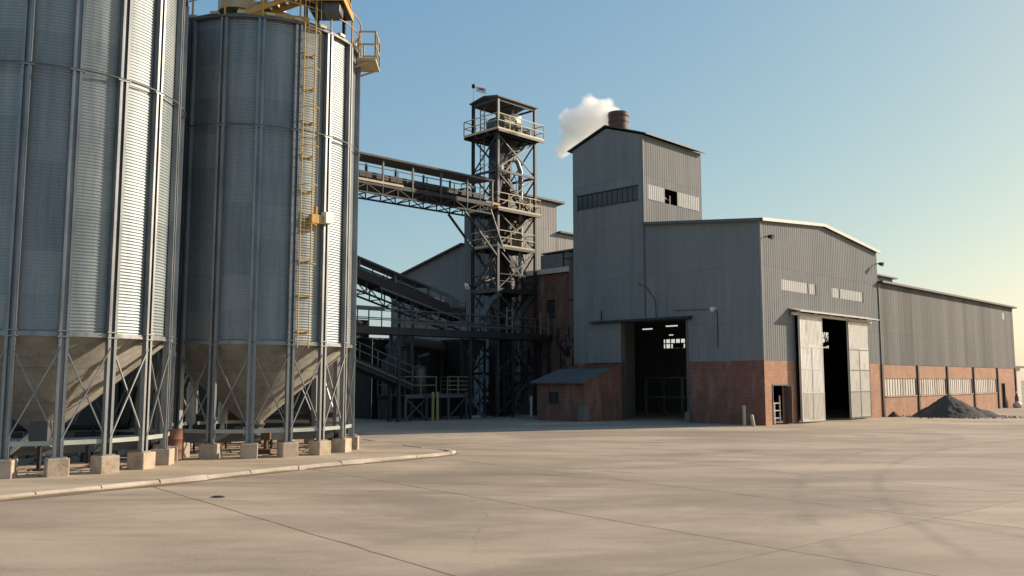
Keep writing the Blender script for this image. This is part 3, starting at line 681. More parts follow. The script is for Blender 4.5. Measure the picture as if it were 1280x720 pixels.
# great door on the gable front
m = MB(); m.slab([(2.85,-.02,6.42),(13.6,-.02,6.42),(13.6,-.75,6.24),(2.85,-.75,6.24)], .05); m.bar((2.9,-.22,6.1),(13.5,-.22,6.1),.12,.16)
for k in range(6): m.bar((3.1+k*2.06,-.03,6.1),(3.1+k*2.06,-.7,6.22),.05)
ML.part('door_canopy', m, ROOFW)
for nm, a, c in (('l',3.42,6.2),('r',9.72,12.7)):
    m = MB(); clad_wall(m, (a,-.36), SP, TM, c-a, .08, lambda x: 6.02, (), .16, .014); m.box((a,-.355,.08),(c,-.27,6.02))
    dl_ = ML.part('sliding_door', m, DOORM)
    m = MB()
    for zz in (1.68,3.0,4.25): m.box((a-.01,-.385,zz-.025),(c+.01,-.352,zz+.025))
    m.box(((a+c)/2-.03,-.388,.1),((a+c)/2+.03,-.354,4.2))
    for zz in (.1,5.95): m.box((a,-.386,zz),(c,-.353,zz+.06))
    for e in (a, c-.06): m.box((e,-.384,.1),(e+.06,-.3515,6.0))
    ML.part('door_rail', m, ROOFW if nm == 'l' else MID, dl_)
m = MB(); m.box((3.55,-.02,0),(3.7,.34,6.1)); m.box((12.4,-.02,0),(12.55,.34,6.1)); ML.part('door_frame', m, DARK)
# small side door with a white gate inside it
m = MB(); m.box((.78,-.03,0),(.85,.2,2.18)); m.box((2.45,-.03,0),(2.52,.2,2.18)); m.box((.78,-.03,2.1),(2.52,.2,2.18)); PD = ML.part('side_door_frame', m, MID)
m = MB(); m.box((2.46,-.27,.05),(2.51,-.04,2.06)); ML.part('side_door', m, BROWNP, PD)
m = MB()
for x in (1.15,1.75): m.bar((x,.1,.05),(x,.1,1.2 if x < 1.5 else 1.55),.05)
for zz in (.35,.75,1.15): m.bar((1.05,.1,zz),(1.85,.1,zz),.04)
ML.part('gate', m, WHITE, PD)
# great door on the shaded front
m = MB(); m.slab([(-.04,4.35,6.06),(-.04,11.7,6.06),(-.45,11.7,5.95),(-.45,4.35,5.95)], .05); m.bar((-.12,4.4,5.9),(-.12,11.65,5.9),.08,.12); ML.part('door_canopy', m, DARK)
m = MB(); clad_wall(m, (-.16,12.05), TM, SM, 2.6, 3.45, lambda x: 5.9, (), .2, .012); m.box((-.158,9.45,3.45),(-.08,12.05,5.9)); ML.part('sliding_door', m, CLAD)
m = MB(); m.box((-.03,9.45,0),(.33,9.6,5.85)); m.box((-.03,4.70,0),(.33,4.85,5.85)); ML.part('door_frame', m, MID)
# lamps and a cable on the walls
def lamp(s, t, z, n, mt=DARKER):
    m = MB(); m.bar((s,t,z),(s+n[0]*.35,t+n[1]*.35,z+.05),.05); m.tube([(s+n[0]*.28,t+n[1]*.28,z+.02),(s+n[0]*.55,t+n[1]*.55,z-.05)],[.09,.14],12)
    return ML.part('floodlight', m, mt)
lamp(.25,-.05,10.1,(0,-1)); lamp(14.95,-.05,10.0,(0,-1)); lamp(-.05,2.75,6.35,(-1,0), WHITE)
m = MB(); m.tube([(-.06,8.1,8.2),(-.07,7.5,7.9),(-.07,6.9,7.1),(-.06,6.85,6.1)],.02,5); m.bar((-.05,11.0,6.1),(-.05,11.0,6.7),.05); m.bar((-.05,2.75,6.2),(-.05,2.75,4.2),.03); m.bar((-.05,2.75,6.35),(-.05,5.6,6.4),.025); ML.part('cable', m, DARKER)
STONE = painted('stone_grey', (.20,.17,.14), .9); m = MB(); m.box((-.05,4.85,.02),(-.3,4.6,.6)); ML.part('wall_guard', m, STONE)
# chimney
m = MB(); m.lathe([(.66,17.2),(.66,19.55),(.64,19.75)], 28, (4,12.6)); CH = ML.part('chimney', m, CREAM)
m = MB(); m.lathe([(.665,19.0),(.665,19.9),(.70,19.9),(.70,20.0),(.665,20.0),(.665,20.32),(.72,20.32),(.72,20.58),(.66,20.6),(.58,20.58),(.58,19.2)], 32, (4,12.6), False); ML.part('chimney_cap', m, CHB, CH)
# inside: a frame and stair seen faintly through the shaded door
t = Thing('steel_stair', 'dim steel stair and frame inside the big shaded doorway', 'stair', (5,9,0))
m = MB()
for s_, q in ((4.5,8.2),(6.5,8.2),(4.5,11),(6.5,11)): m.bar((s_,q,0),(s_,q,2.6),.12)
for zz in (1.3,2.55): m.bar((4.5,8.2,zz),(6.5,8.2,zz),.1); m.bar((4.5,11,zz),(6.5,11,zz),.1); m.bar((4.5,8.2,zz),(4.5,11,zz),.1)
t.part('frame', m, MID)
m = MB()
for q in (6.6,7.4): m.bar((4.3,q,.05),(6.8,q,2.6),.06,.2)
for k in range(9): m.box((4.4+k*.27,6.62,.25+k*.27),(4.65+k*.27,7.38,.28+k*.27))
t.part('flight', m, MID)

# ================================================================== LONG SHED
LS = Thing('long_shed', 'long low shed of grey sheet over orange brick running right of the mill', 'building', (30,0,0))
S0, S1_, DEP = 15.42, 45.05, 14.
PIL = [15.45,21.69,27.61,33.61,39.78,44.9]
wins = [(15.9,21.35),(22.05,27.3),(28.0,33.3),(34.0,39.4)]
ops = [(a-S0,c-S0,1.35,2.5) for a, c in wins] + [(40.75-S0,41.75-S0,-1,2.1)]
m = MB(); block_wall(m, (S0,0.), SP, TM, S1_-S0, 0, 3.46, ops); block_wall(m, (S1_,0.3), TP, SP, DEP-.3, 0, 3.46); LS.part('brick_base', m, BRICK_SUN)
m = MB(); clad_wall(m, (S0,-.02), SP, TM, S1_-S0+.04, 3.42, lambda x: 8.8, ((26.7,27.2,7.7,8.3),), .45, .007); clad_wall(m, (S1_+.02,0), TP, SP, DEP, 3.42, lambda x: 8.8-.03*x)
clad_wall(m, (S0,DEP), SP, TP, S1_-S0, 0, lambda x: 8.4, ((20.4,22.6,5.4,6.9),))
LS.part('cladding', m, CLADS)
m = MB()
for k in range(9):
    a_ = random.uniform(0,6.28); m.bar((S0+21.5-1.2*math.cos(a_),DEP-.06,6.1-.9*math.sin(a_)),(S0+21.5+1.3*math.cos(a_+.5),DEP-.06,6.1+.9*math.sin(a_+.5)),.05)
m.bar((S0+20.3,DEP-.06,5.5),(S0+22.7,DEP-.06,5.9),.3)
LS.part('rear_window', m, DARKER)
m = MB(); m.box((S0+26.7,-.01,7.7),(S0+27.2,.02,8.3)); LS.part('light_panel', m, SHEETW)
m = MB(); m.slab([(S0,-.35,8.82),(S1_+.4,-.35,8.82),(S1_+.4,DEP+.3,8.38),(S0,DEP+.3,8.38)], .14, (0,0,1)); LS.part('roof', m, ROOFD)
for p in PIL:
    m = MB(); m.box((p-.13,-.09,0),(p+.13,-.004,3.44)); LS.part('pilaster', m, DARKER if p > 16 else DARK)
for a, c in wins:
    m = MB(); n = int((c-a)/.42); w_ = (c-a)/n
    for k in range(n):
        x0 = a + k*w_; m.add([(x0+.02,.06,1.36),(x0+w_*.5,.048,1.36),(x0+w_-.02,.06,1.36),(x0+.02,.06,2.49),(x0+w_*.5,.048,2.49),(x0+w_-.02,.06,2.49)],[(0,1,4,3),(1,2,5,4)])
    wd = LS.part('window', m, LOUV)
    m = MB(); m.box((a,-.05,1.28),(c,.28,1.345)); LS.part('sill', m, FOOT, wd)
    m = MB()
    for k in range(n+1): m.box((a+k*w_-.012,.035,1.35),(a+k*w_+.012,.07,2.5))
    LS.part('frame', m, MID, wd)
m = MB(); m.box((40.72,-.02,0),(40.79,.2,2.14)); m.box((41.71,-.02,0),(41.78,.2,2.14)); m.box((40.72,-.02,2.1),(41.78,.2,2.16)); fdr = LS.part('door_frame', m, MID)
m = MB(); m.box((40.79,.14,.02),(41.71,.18,2.1)); LS.part('door', m, DARKER, fdr)
m = MB(); m.box((15.36,-.07,3.44),(15.46,-.025,8.8)); LS.part('downpipe', m, MID)
# box on the shed roof beside the mill gable
t = Thing('roof_monitor', 'small clad box raised on the long shed roof beside the gable', 'roof monitor', (28.6,5,8.5))
m = MB(); clad_wall(m, (26.6,5), SP, TM, 4.2, 8.5, lambda x: 10.7); clad_wall(m, (30.8,5), TP, SP, 3, 8.4, lambda x: 10.7); clad_wall(m, (26.6,8), TM, SM, 3, 8.4, lambda x: 10.7); clad_wall(m, (26.6,8), SP, TP, 4.2, 8.4, lambda x: 10.7); t.part('wall', m, CLADL)
m = MB(); m.slab([(26.3,4.7,10.72),(31.3,4.7,10.72),(31.3,8.3,10.85),(26.3,8.3,10.85)], .12, (0,0,1)); t.part('roof', m, ROOFD)

# ================================================================== BRICK HUT
HT = Thing('brick_hut', 'small red brick lean-to hut with a square window left of the big shaded door', 'hut', (-1.8,11.3,0))
m = MB(); block_wall(m, (-3.6,13.2), TM, SM, 3.7, 0, 2.28, ((.95,1.75,1.05,1.7),), .22)
def sidewall(t_, n):
    z = lambda s: 2.28 + (s+3.6)*(3.35-2.28)/3.6
    a, c = (-3.6,t_), (-.06,t_); th = .22*n
    m.slab([(-3.38,t_,0),(-.06,t_,0),(-.06,t_,z(-.06)),(-3.38,t_,z(-3.38))], .22, (0,n,0))
sidewall(9.5, 1); sidewall(13.2, -1)
m.box((-1.25,9.73,2.3),(-1.05,12.97,3.0)); HT.part('wall', m, BRICK)
rz_ = lambda s: 2.28 + (s+3.6)*(3.35-2.28)/3.6 + .02
m = MB(); m.slab([(-3.95,9.30,rz_(-3.95)),(-3.95,13.45,rz_(-3.95)),(-1.2,13.45,rz_(-1.2)),(-1.2,9.30,rz_(-1.2))], .09, (0,0,1)); HT.part('roof', m, ROOFG)
m = MB(); m.box((-3.56,11.46,1.06),(-3.5,12.24,1.69)); hw = HT.part('window', m, GLASS)
m = MB(); m.box((-3.63,11.40,.98),(-3.5,12.3,1.05)); m.box((-3.62,11.83,1.06),(-3.55,11.87,1.69)); HT.part('frame', m, MID, hw)
m = MB(); m.box((-3.66,9.44,0),(-3.2,9.9,.95)); HT.part('corner_guard', m, STONE)
m = MB(); m.box((-1.9,9.44,0),(-1.78,9.49,1.7)); m.box((-1.78,9.46,.02),(-.4,9.49,1.5)); HT.part('side_door', m, BRICKD)

# ================================================================== BRICK PROCESS BLOCK behind the hut
BB = Thing('brick_building', 'tall dark red brick block between lattice tower and mill', 'building', (4,17,0))
m = MB(); block_wall(m, (2,20.6), TM, SM, 7.2, 0, 9.8, ((3.1,3.9,6.6,7.9),(1.2,2.0,3.4,4.6),(4.4,5.4,0,2.2)), .3); block_wall(m, (2.3,20.6), SP, TP, 3.9, 0, 9.8); m.box((2.3,13.42,0),(6.3,13.6,9.8)); m.box((6.2,13.62,0),(6.4,20.6,9.8)); BB.part('wall', m, BRICKD)
m = MB(); m.slab([(1.7,13.35,9.86),(6.4,13.35,10.3),(6.4,20.8,10.3),(1.7,20.8,9.86)], .18, (0,0,1)); m.box((1.68,13.35,9.7),(1.8,20.8,9.98)); BB.part('roof', m, ROOFW)
for o_ in ((16.7,17.5,6.6,7.9),(18.6,19.4,3.4,4.6)):
    m = MB(); m.box((2.18,o_[0],o_[2]),(2.22,o_[1],o_[3])); ww = BB.part('window', m, GLASS)
m = MB(); m.box((2.2,15.2,0),(2.26,16.2,2.2)); BB.part('door', m, DARKER)
for k, (s_, q, rr, top, lab) in enumerate(((1.2,14.5,.16,10.6,'slim brown standpipe nearest the lattice tower on the brick block'),(1.0,13.9,.26,10.9,'thick brown standpipe between brick block and mill'),(.7,13.45,.14,9.2,'thin brown standpipe hard against the mill tower'))):
    t = Thing('standpipe', lab, 'pipe', (s_,q,0), 'standpipes beside the mill tower')
    m = MB(); m.tube([(s_,q,0),(s_,q,top-.5),(s_+.15,q,top-.1),(s_+.6,q,top)], rr, 12); t.part('pipe', m, BROWNP)
    m = MB()
    for zz in (2.2,5.0,7.6): m.lathe([(rr+.06,zz),(rr+.06,zz+.12)], 12, (s_,q), False); m.bar((s_,q,zz+.06),(2.0,q,zz+.06),.06)
    t.part('clamp', m, DARK)
t = Thing('pipe_manifold', 'tangle of dark valves and small pipes at the foot of the standpipes', 'pipework', (.9,14.2,2))
m = MB(); 
for k in range(9):
    q = 13.7+random.random()*1.6; z0 = 3+random.random()*3; s_ = .7+random.random()*.6
    m.tube([(s_,q,z0),(s_,q+.3,z0),(s_,q+.3,z0-random.uniform(.5,1.6)),(1.9,q+.3,z0-1.6)], .05, 6)
t.part('pipe', m, DARK)
m = MB()
m.box((.6,14.0,3.0),(1.1,14.5,3.9)); t.part('valve', m, RUST)
for k in range(5): m = MB(); m.lathe([(.0,2.5+k*.8),(.16,2.52+k*.8),(.16,2.62+k*.8),(.0,2.64+k*.8)], 10, (.8,14.3+.25*math.sin(k*2))); t.part('handwheel', m, RUST)
m = MB(); m.rail([(1.2,13.45,10.0),(1.2,15.2,10.0),(2.2,15.2,10.0)], 1.0, .03, .7); m.tube([(.9,14.0,9.8),(.9,14.0,11.0),(1.6,14.0,11.3)],.1,8); t.part('railing', m, DARK)

# ================================================================== REAR PROCESS BUILDING
RB = Thing('rear_building', 'slate grey gabled shed with box tower paler on its sunlit face behind the lattice tower', 'building', (10,30,0))
c0, c1, c2 = 24.85, 30.4, 40.2
m = MB(); clad_wall(m, (6,c2), TM, SM, c2-c1, 0, lambda x: 11.3 + (13.6-11.3)*x/(c2-c1), (), .3, .008); clad_wall(m, (6,c2), SP, TP, 12, 0, lambda x: 11.3); RB.part('shed_wall', m, CLADD)
m = MB(); m.slab([(5.6,c1,13.62),(18,c1,13.62),(18,c2+.4,11.22),(5.6,c2+.4,11.22)], .14, (0,0,1)); RB.part('shed_roof', m, ROOFD)
m = MB(); clad_wall(m, (6,c1), TM, SM, c1-c0, 0, lambda x: 16.5+.6*x/(c1-c0)); clad_wall(m, (6,c1), SP, TP, 5.4, 8, lambda x: 16.5); clad_wall(m, (11.4,c0), TP, SP, c1-c0, 8, lambda x: 17.0); RB.part('tower_wall', m, CLADD)  # shaded faces of the box tower get dark sheet: shade painted in
m = MB(); clad_wall(m, (6,c0), SP, TM, 5.4, 0, lambda x: 17.05, (), .3, .008); clad_wall(m, (11.4,c0-.02), SP, TM, 7, 0, lambda x: 14.6, (), .3, .008); RB.part('tower_front', m, CLADL)  # lit face of the same tower in paler sheet: sunlight painted in
m = MB(); m.slab([(5.7,c0-.4,17.1),(12.0,c0-.4,17.1),(12.0,c1+.3,16.55),(5.7,c1+.3,16.55)], .16, (0,0,1)); m.slab([(11.42,c0-.4,14.62),(18.6,c0-.4,14.62),(18.6,c1,14.1),(11.42,c1,14.1)], .14, (0,0,1)); RB.part('roof', m, ROOFD)

# ================================================================== LATTICE ELEVATOR TOWER
X0, X1, Y0, Y1 = -2.15, 1.5, 18.1, 20.55
LT = Thing('elevator_tower', 'tall open steel lattice tower with roofed top deck and railings', 'tower', ((X0+X1)/2,(Y0+Y1)/2,0))
corners = [(X0,Y0),(X1,Y0),(X1,Y1),(X0,Y1)]
for i, (s_, q) in enumerate(corners):
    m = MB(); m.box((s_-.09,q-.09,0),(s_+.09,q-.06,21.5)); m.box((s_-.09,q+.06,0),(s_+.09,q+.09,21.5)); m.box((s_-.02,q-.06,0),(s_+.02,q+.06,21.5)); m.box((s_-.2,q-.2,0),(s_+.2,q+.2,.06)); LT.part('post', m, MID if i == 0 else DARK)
lev = [0.1, 2.9, 5.5, 8.4, 11.4, 13.9, 16.6, 19.2]
for li, (z0, z1) in enumerate(zip(lev, lev[1:])):
    for i in range(4):
        a, c = corners[i], corners[(i+1) % 4]
        m = MB(); m.bar((*a,z1-.08),(*c,z1-.08),.12,.16); LT.part('girt', m, DARK)
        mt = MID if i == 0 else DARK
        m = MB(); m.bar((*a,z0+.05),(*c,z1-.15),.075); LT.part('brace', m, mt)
        if li != 1 or i != 0:
            m = MB(); dx = .05 if i in (1,3) else 0; dy = .05 if i in (0,2) else 0
            m.bar((c[0]+dx,c[1]+dy,z0+.05),(a[0]+dx,a[1]+dy,z1-.15),.075); LT.part('brace', m, mt)
def deck(z, ov, name='deck', mt=DARK, rmat=CREAM, h=1.0):
    a = [(X0-ov,Y0-ov,z),(X1+ov,Y0-ov,z),(X1+ov,Y1+ov,z),(X0-ov,Y1+ov,z)]
    m = MB(); m.slab(a, .08, (0,0,1)); 
    for f in (0,.33,.66,1): m.bar((X0-ov+.03,Y0-ov+f*(Y1-Y0+2*ov),z-.09),(X1+ov-.03,Y0-ov+f*(Y1-Y0+2*ov),z-.09),.1,.17)
    d_ = LT.part(name, m, mt)
    m = MB()
    for p, q in zip(a, a[1:]+a[:1]): m.bar((p[0],p[1],z+.04),(q[0],q[1],z+.04),.05,.15)
    LT.part('edge_beam', m, rmat, d_)
    m = MB(); m.rail([(p[0],p[1],z+.08) for p in a+a[:1]], h, .025, 1.2); LT.part('railing', m, rmat, d_)
deck(19.22, .46); deck(13.85, .28); deck(11.35, .05); deck(8.4, .05, rmat=DARK)
# roof of the top deck
m = MB(); yr_ = (Y0+Y1)/2
m.slab([(X0-.2,Y0-.2,21.55),(X1+.2,Y0-.2,21.55),(X1+.2,yr_,21.8),(X0-.2,yr_,21.8)], .09, (0,0,1)); m.slab([(X0-.2,yr_,21.8),(X1+.2,yr_,21.8),(X1+.2,Y1+.2,21.55),(X0-.2,Y1+.2,21.55)], .09, (0,0,1)); RF = LT.part('roof', m, ROOFD)
m = MB()
for s_ in (X0,(X0+X1)/2,X1): m.bar((s_,Y0,21.45),(s_,Y1,21.45),.1,.12)
for q in (Y0,Y1): m.bar((X0,q,21.42),(X1,q,21.42),.1,.14)
LT.part('roof_frame', m, DARK, RF)
# ladders inside the tower
m = MB()
for q in (Y1-.35, Y1-.75): m.bar((X0+.35,q,0),(X0+.35,q,21.4),.05)
z = .3
while z < 21.2: m.bar((X0+.35,Y1-.75,z),(X0+.35,Y1-.35,z),.035); z += .32
LT.part('ladder', m, MID)
m = MB()
for k, (z0, z1) in enumerate(((.1,2.9),(2.9,5.5),(5.6,8.4),(8.4,11.4),(11.4,13.9),(14,16.5),(16.5,19.2))):
    a, c = (X0+.9, X1-.4) if k % 2 == 0 else (X1-.4, X0+.9)
    for q in (Y0+.25, Y0+.8): m.bar((a,q,z0),(c,q,z1),.05,.16)
    for j in range(10):
        f = (j+.5)/10; m.box((a+(c-a)*f-.1,Y0+.27,z0+(z1-z0)*f),(a+(c-a)*f+.1,Y0+.78,z0+(z1-z0)*f+.03))
    m.bar((a,Y0+.25,z0+.9),(c,Y0+.25,z1+.9),.035)
    m.bar(((a+c)/2,Y0+.25,(z0+z1)/2),((a+c)/2,Y0+.25,(z0+z1)/2+.9),.035)
LT.part('stair', m, DARK)
# bucket elevator standing in the tower
t = Thing('bucket_elevator', 'dark bucket elevator casing rising inside the lattice tower', 'elevator', (-.4,19.6,0))
m = MB(); m.box((-1.05,19.1,.9),(-.15,20.1,19.9)); 
z = 2
while z < 19.8: m.box((-1.11,19.04,z),(-.09,20.16,z+.1)); z += 1.9
t.part('casing', m, DARKER)
m = MB(); m.box((-1.2,18.95,0),(0.0,20.25,.9)); t.part('boot', m, DARK)
m = MB(); m.tube([(-.6,19.0,20.2),(-.6,20.2,20.2)], .62, 20); m.bar((-.1,19.6,20.0),(.8,19.6,18.6),.4); t.part('head', m, MID)
t = Thing('down_pipe', 'pale vertical grain pipe on the sunny side of the lattice tower', 'pipe', (.72,18.75,0))
m = MB(); m.tube([(.0,19.4,18.8),(.55,18.85,17.6),(.72,18.75,17),(.72,18.75,1.2),(.4,18.75,.4)], .17, 12); t.part('pipe', m, GP)
m = MB()
z = 2.
while z < 17: m.lathe([(.24,z),(.24,z+.09)], 12, (.72,18.75), False); z += 2.5
t.part('flange', m, MID)
t = Thing('cyclone', 'dark cyclone separator with cone hung in the middle of the lattice tower', 'cyclone', (-1.45,18.75,11.4))
m = MB(); m.lathe([(.0,17.9),(.55,17.9),(.55,16.2),(.14,14.6),(.14,14.0)], 20, (-1.45,18.95)); t.part('body', m, DARK)
m = MB(); m.tube([(-1.45,18.95,17.9),(-1.45,18.95,18.5),(-1.0,18.95,18.8)], .22, 12); t.part('outlet', m, MID)
t = Thing('dust_filter', 'cream round filter drum on the third deck of the lattice tower', 'filter', (.95,18.7,11.43))
m = MB(); m.lathe([(.0,12.9),(.25,12.85),(.42,12.7),(.42,11.9),(.3,11.6),(.3,11.44)], 18, (.98,19.35)); t.part('drum', m, CREAM)
m = MB(); m.tube([(.98,19.35,12.85),(.98,19.35,13.3),(.3,19.2,13.4)], .1, 10); t.part('pipe', m, RUST)
t = Thing('drive_drum', 'dark olive drive drum lying on the top deck of the lattice tower', 'drive drum', (-1.2,18.6,19.3))
m = MB(); m.tube([(-1.8,18.35,19.95),(-.55,18.35,19.95)], .55, 22); t.part('drum', m, painted('olive_paint', (.09,.095,.07), .5))
m = MB(); m.box((-1.7,17.95,19.3),(-1.5,18.75,19.6)); m.box((-.85,17.95,19.3),(-.65,18.75,19.6)); t.part('cradle', m, DARK)
t = Thing('drive_motor', 'black drive motor and gearbox on the sunny side of the top deck', 'motor', (.6,18.5,19.3))
m = MB(); m.tube([(.2,18.5,19.75),(1.1,18.5,19.75)], .33, 16); m.bbox((-.3,18.1,19.32),(.3,18.9,20.2),.05); t.part('motor', m, DARKER)
m = MB(); m.box((-.2,18.0,19.3),(1.2,19.0,19.36)); t.part('base', m, DARK)
t = Thing('control_cabinet', 'white control cabinet hanging under the roof of the top deck', 'cabinet', (.35,19.0,20.4))
m = MB(); m.bbox((.1,18.9,20.35),(1.0,19.2,21.1),.02); t.part('box', m, WHITE)
m = MB(); m.bar((.3,19.05,21.1),(.3,19.05,21.4),.05); m.bar((.8,19.05,21.1),(.8,19.05,21.4),.05); m.box((.2,18.95,20.0),(.7,19.15,20.25)); t.part('hanger', m, WHITE)
t = Thing('signal_mast', 'thin roof mast with a black ball and pale red marked pennant', 'mast', (X0+.05,Y1+.05,21.5))
m = MB(); m.bar((X0+.05,Y1+.05,21.5),(X0+.05,Y1+.05,23.0),.035); t.part('pole', m, MID)
m = MB(); m.lathe([(0,22.75),(.1,22.8),(.15,22.93),(.1,23.06),(0,23.12)], 12, (X0+.05,Y1+.05)); t.part('ball', m, DARKER)
m = MB(); m.slab([(X0+.12,Y1-.12,22.9),(X0+.62,Y1-.62,22.75),(X0+.62,Y1-.62,22.35),(X0+.12,Y1-.12,22.55)], .03, (.7,.7,0)); fl_ = t.part('pennant', m, WHITE)
m = MB(); m.slab([(X0+.25,Y1-.26,22.80),(X0+.52,Y1-.53,22.73),(X0+.52,Y1-.53,22.58),(X0+.25,Y1-.26,22.66)], .012, (-.7,-.7,0)); t.part('mark', m, painted('red_mark', (.45,.08,.07), .6), fl_)

# ================================================================== CONVEYORS AND WALKWAYS
def belt_run(t, p, q, w, depth, roof_h=None, post_sp=2.2, rail_mat=CREAM, roof_to=None, dm=None, rm_=None):
    dm = dm or DARKER
    """p,q: floor-level ends (mill frame) of the near edge; the run is w wide in +t"""
    p = Vector(p); q = Vector(q); L = (q-p).length; d = (q-p)/L; T = Vector((0,w,0)); Zv = Vector((0,0,1))
    m = MB(); m.slab([p, q, q+T, p+T], .1); m.bar(p-Zv*.02, q-Zv*.02, .06, .24); m.bar(p+T-Zv*.02, q+T-Zv*.02, .06, .24); t.part('deck', m, dm)
    for off in (0, w):
        m = MB(); o = Vector((0,off,0)); m.bar(p+o-Zv*depth, q+o-Zv*depth, .1)
        n = max(2, int(L/1.1))
        for k in range(n):
            a, c = p+o+d*(L*k/n), p+o+d*(L*(k+1)/n)
            m.bar(a-Zv*.1, a-Zv*depth, .06)
            if k % 2: m.bar(a-Zv*.1, c-Zv*depth, .05)
            else: m.bar(a-Zv*depth, c-Zv*.1, .05)
        t.part('truss', m, DARKER)
    m = MB(); n = int(L/1.1)
    for k in range(n+1): a = p+d*(L*k/n)-Zv*depth; m.bar(a, a+T, .06)
    t.part('cross_member', m, DARKER)
    m = MB(); c = T*.55; m.bar(p+c+Zv*.42, q+c+Zv*.42, .6, .03); t.part('belt', m, RUBBER)
    m = MB(); n = int(L/.9)
    for k in range(n+1):
        a = p+d*(L*k/n)+c; m.bar(a-T*.2+Zv*.34, a+T*.2+Zv*.34, .1); m.bar(a-T*.2, a-T*.2+Zv*.36, .05); m.bar(a+T*.2, a+T*.2+Zv*.36, .05)
    t.part('roller', m, DARK)
    for off, mt in ((0, rail_mat), (w, DARK)):
        o = Vector((0,off,0)); m = MB(); m.rail([p+o, q+o], .95, .024, 1.1); m.bar(p+o+Zv*.05, q+o+Zv*.05, .03, .14); t.part('railing', m, mt)
    if roof_h:
        qq = q if roof_to is None else p + d*L*roof_to
        LL = (qq-p).length; n = int(LL/post_sp)
        m = MB(); m.slab([p-T*.12+Zv*roof_h, qq-T*.12+Zv*roof_h, qq+T*1.1+Zv*(roof_h+.12), p+T*1.1+Zv*(roof_h+.12)], .07, (0,0,1)); m.bar(p-T*.12+Zv*(roof_h+.02), qq-T*.12+Zv*(roof_h+.02), .04, .12); t.part('roof', m, rm_ or ROOFG)
        for off in (0, w):
            for k in range(n+1):
                a = p+Vector((0,off,0))+d*(LL*k/n); m = MB(); m.bar(a-Zv*.1, a+Zv*roof_h, .1); t.part('post', m, MID if off == 0 else DARK)
CG = Thing('conveyor_gallery', 'roofed upper conveyor bridge from silos to lattice tower', 'conveyor', (-14,18.6,0))
belt_run(CG, (-25.5,17.75,13.75), (-3.0,17.75,13.95), 1.7, .62, 1.55, 2.2, DARK)
m = MB(); m.bar((-25.5,17.55,15.33),(-3.0,17.55,15.53),.03,.10); CG.part('roof_edge', m, ROOFW)
m = MB(); m.bar((-25.5,17.7,13.85),(-10.5,17.7,13.98),.04,.13); CG.part('kick_plate', m, CREAM)
m = MB(); m.bar((-25.5,18.2,14.25),(-3.6,18.2,14.4),.5,.4); CG.part('trough', m, DARKER)
for s_ in (-5.4,):
    m = MB(); m.bar((s_,17.8,13.2),(X0,Y0,10.6),.12); m.bar((s_,19.4,13.2),(X0,Y1-.8,10.6),.12); CG.part('strut', m, DARK)
m = MB(); m.bar((-3.2,17.7,13.6),(X0+.6,Y0-.02,11.0),.09); CG.part('strut', m, MID)
for k, s_ in enumerate((-24.6,)):
    m = MB()
    for q in (17.6,19.6): m.bar((s_,q,0),(s_,q,13.1),.2)
    for zz in (3,6,9,12): m.bar((s_,17.6,zz),(s_,19.6,zz),.1)
    for z0 in (0,3,6,9): m.bar((s_,17.6,z0),(s_,19.6,z0+3),.08)
    CG.part('trestle', m, DARK)
t = Thing('belt_drive', 'dark belt drive with hooded pulley at the tower end of the upper bridge', 'drive', (-4.6,18.5,13.95))
m = MB(); m.tube([(-4.9,18.1,14.5),(-4.9,19.1,14.5)], .38, 16); t.part('pulley', m, DARKER)
m = MB(); m.bbox((-4.3,18.0,14.0),(-3.6,18.6,14.55),.04); m.tube([(-5.6,18.0,14.5),(-5.5,18.0,15.0),(-5.0,18.0,15.1),(-4.5,18.0,14.8)],.05,6); t.part('motor', m, DARK)
m = MB(); m.box((-3.6,17.72,13.98),(-2.3,18.0,14.12)); t.part('guard', m, YEL)
IC = Thing('inclined_conveyor', 'steep dark conveyor descending from behind the silos to the lattice tower', 'conveyor', (-14,18.6,0))
belt_run(IC, (-24,17.9,11.0), (-5.2,17.9,6.25), 1.2, .85, 1.0, 2.4, DARK, .84, None, ROOFD)
m = MB(); m.bar((-24,17.86,11.15),(-5.6,17.86,6.5),.06,.55); IC.part('side_plate', m, DARKER)
m = MB(); m.bar((-12,17.82,7.75),(-4.6,17.82,5.95),.05,.12); IC.part('edge_beam', m, MID)
m = MB(); m.bar((-9.6,17.8,0),(-9.6,17.8,6.9),.14); m.bar((-9.6,19.1,0),(-9.6,19.1,6.9),.14); m.bar((-9.6,17.8,2),(-9.6,19.1,5),.08); IC.part('trestle', m, DARK)
m = MB(); m.bar((-23.4,17.9,0),(-23.4,17.9,10),.18); m.bar((-23.4,17.9,9.6),(-23.4,19.1,9.6),.1); m.bar((-23.4,19.1,0),(-23.4,19.1,10),.18); m.bar((-23.4,17.9,3),(-23.4,19.1,7),.08); IC.part('trestle', m, DARK)
m = MB(); m.tube([(-5.4,18.0,6.75),(-5.4,19.0,6.75)], .35, 14); m.bbox((-6.6,17.8,6.9),(-5.8,18.4,7.5),.04); m.bar((-8.2,17.85,8.05),(-6.2,17.85,7.5),.05,.2); IC.part('drive', m, MID)
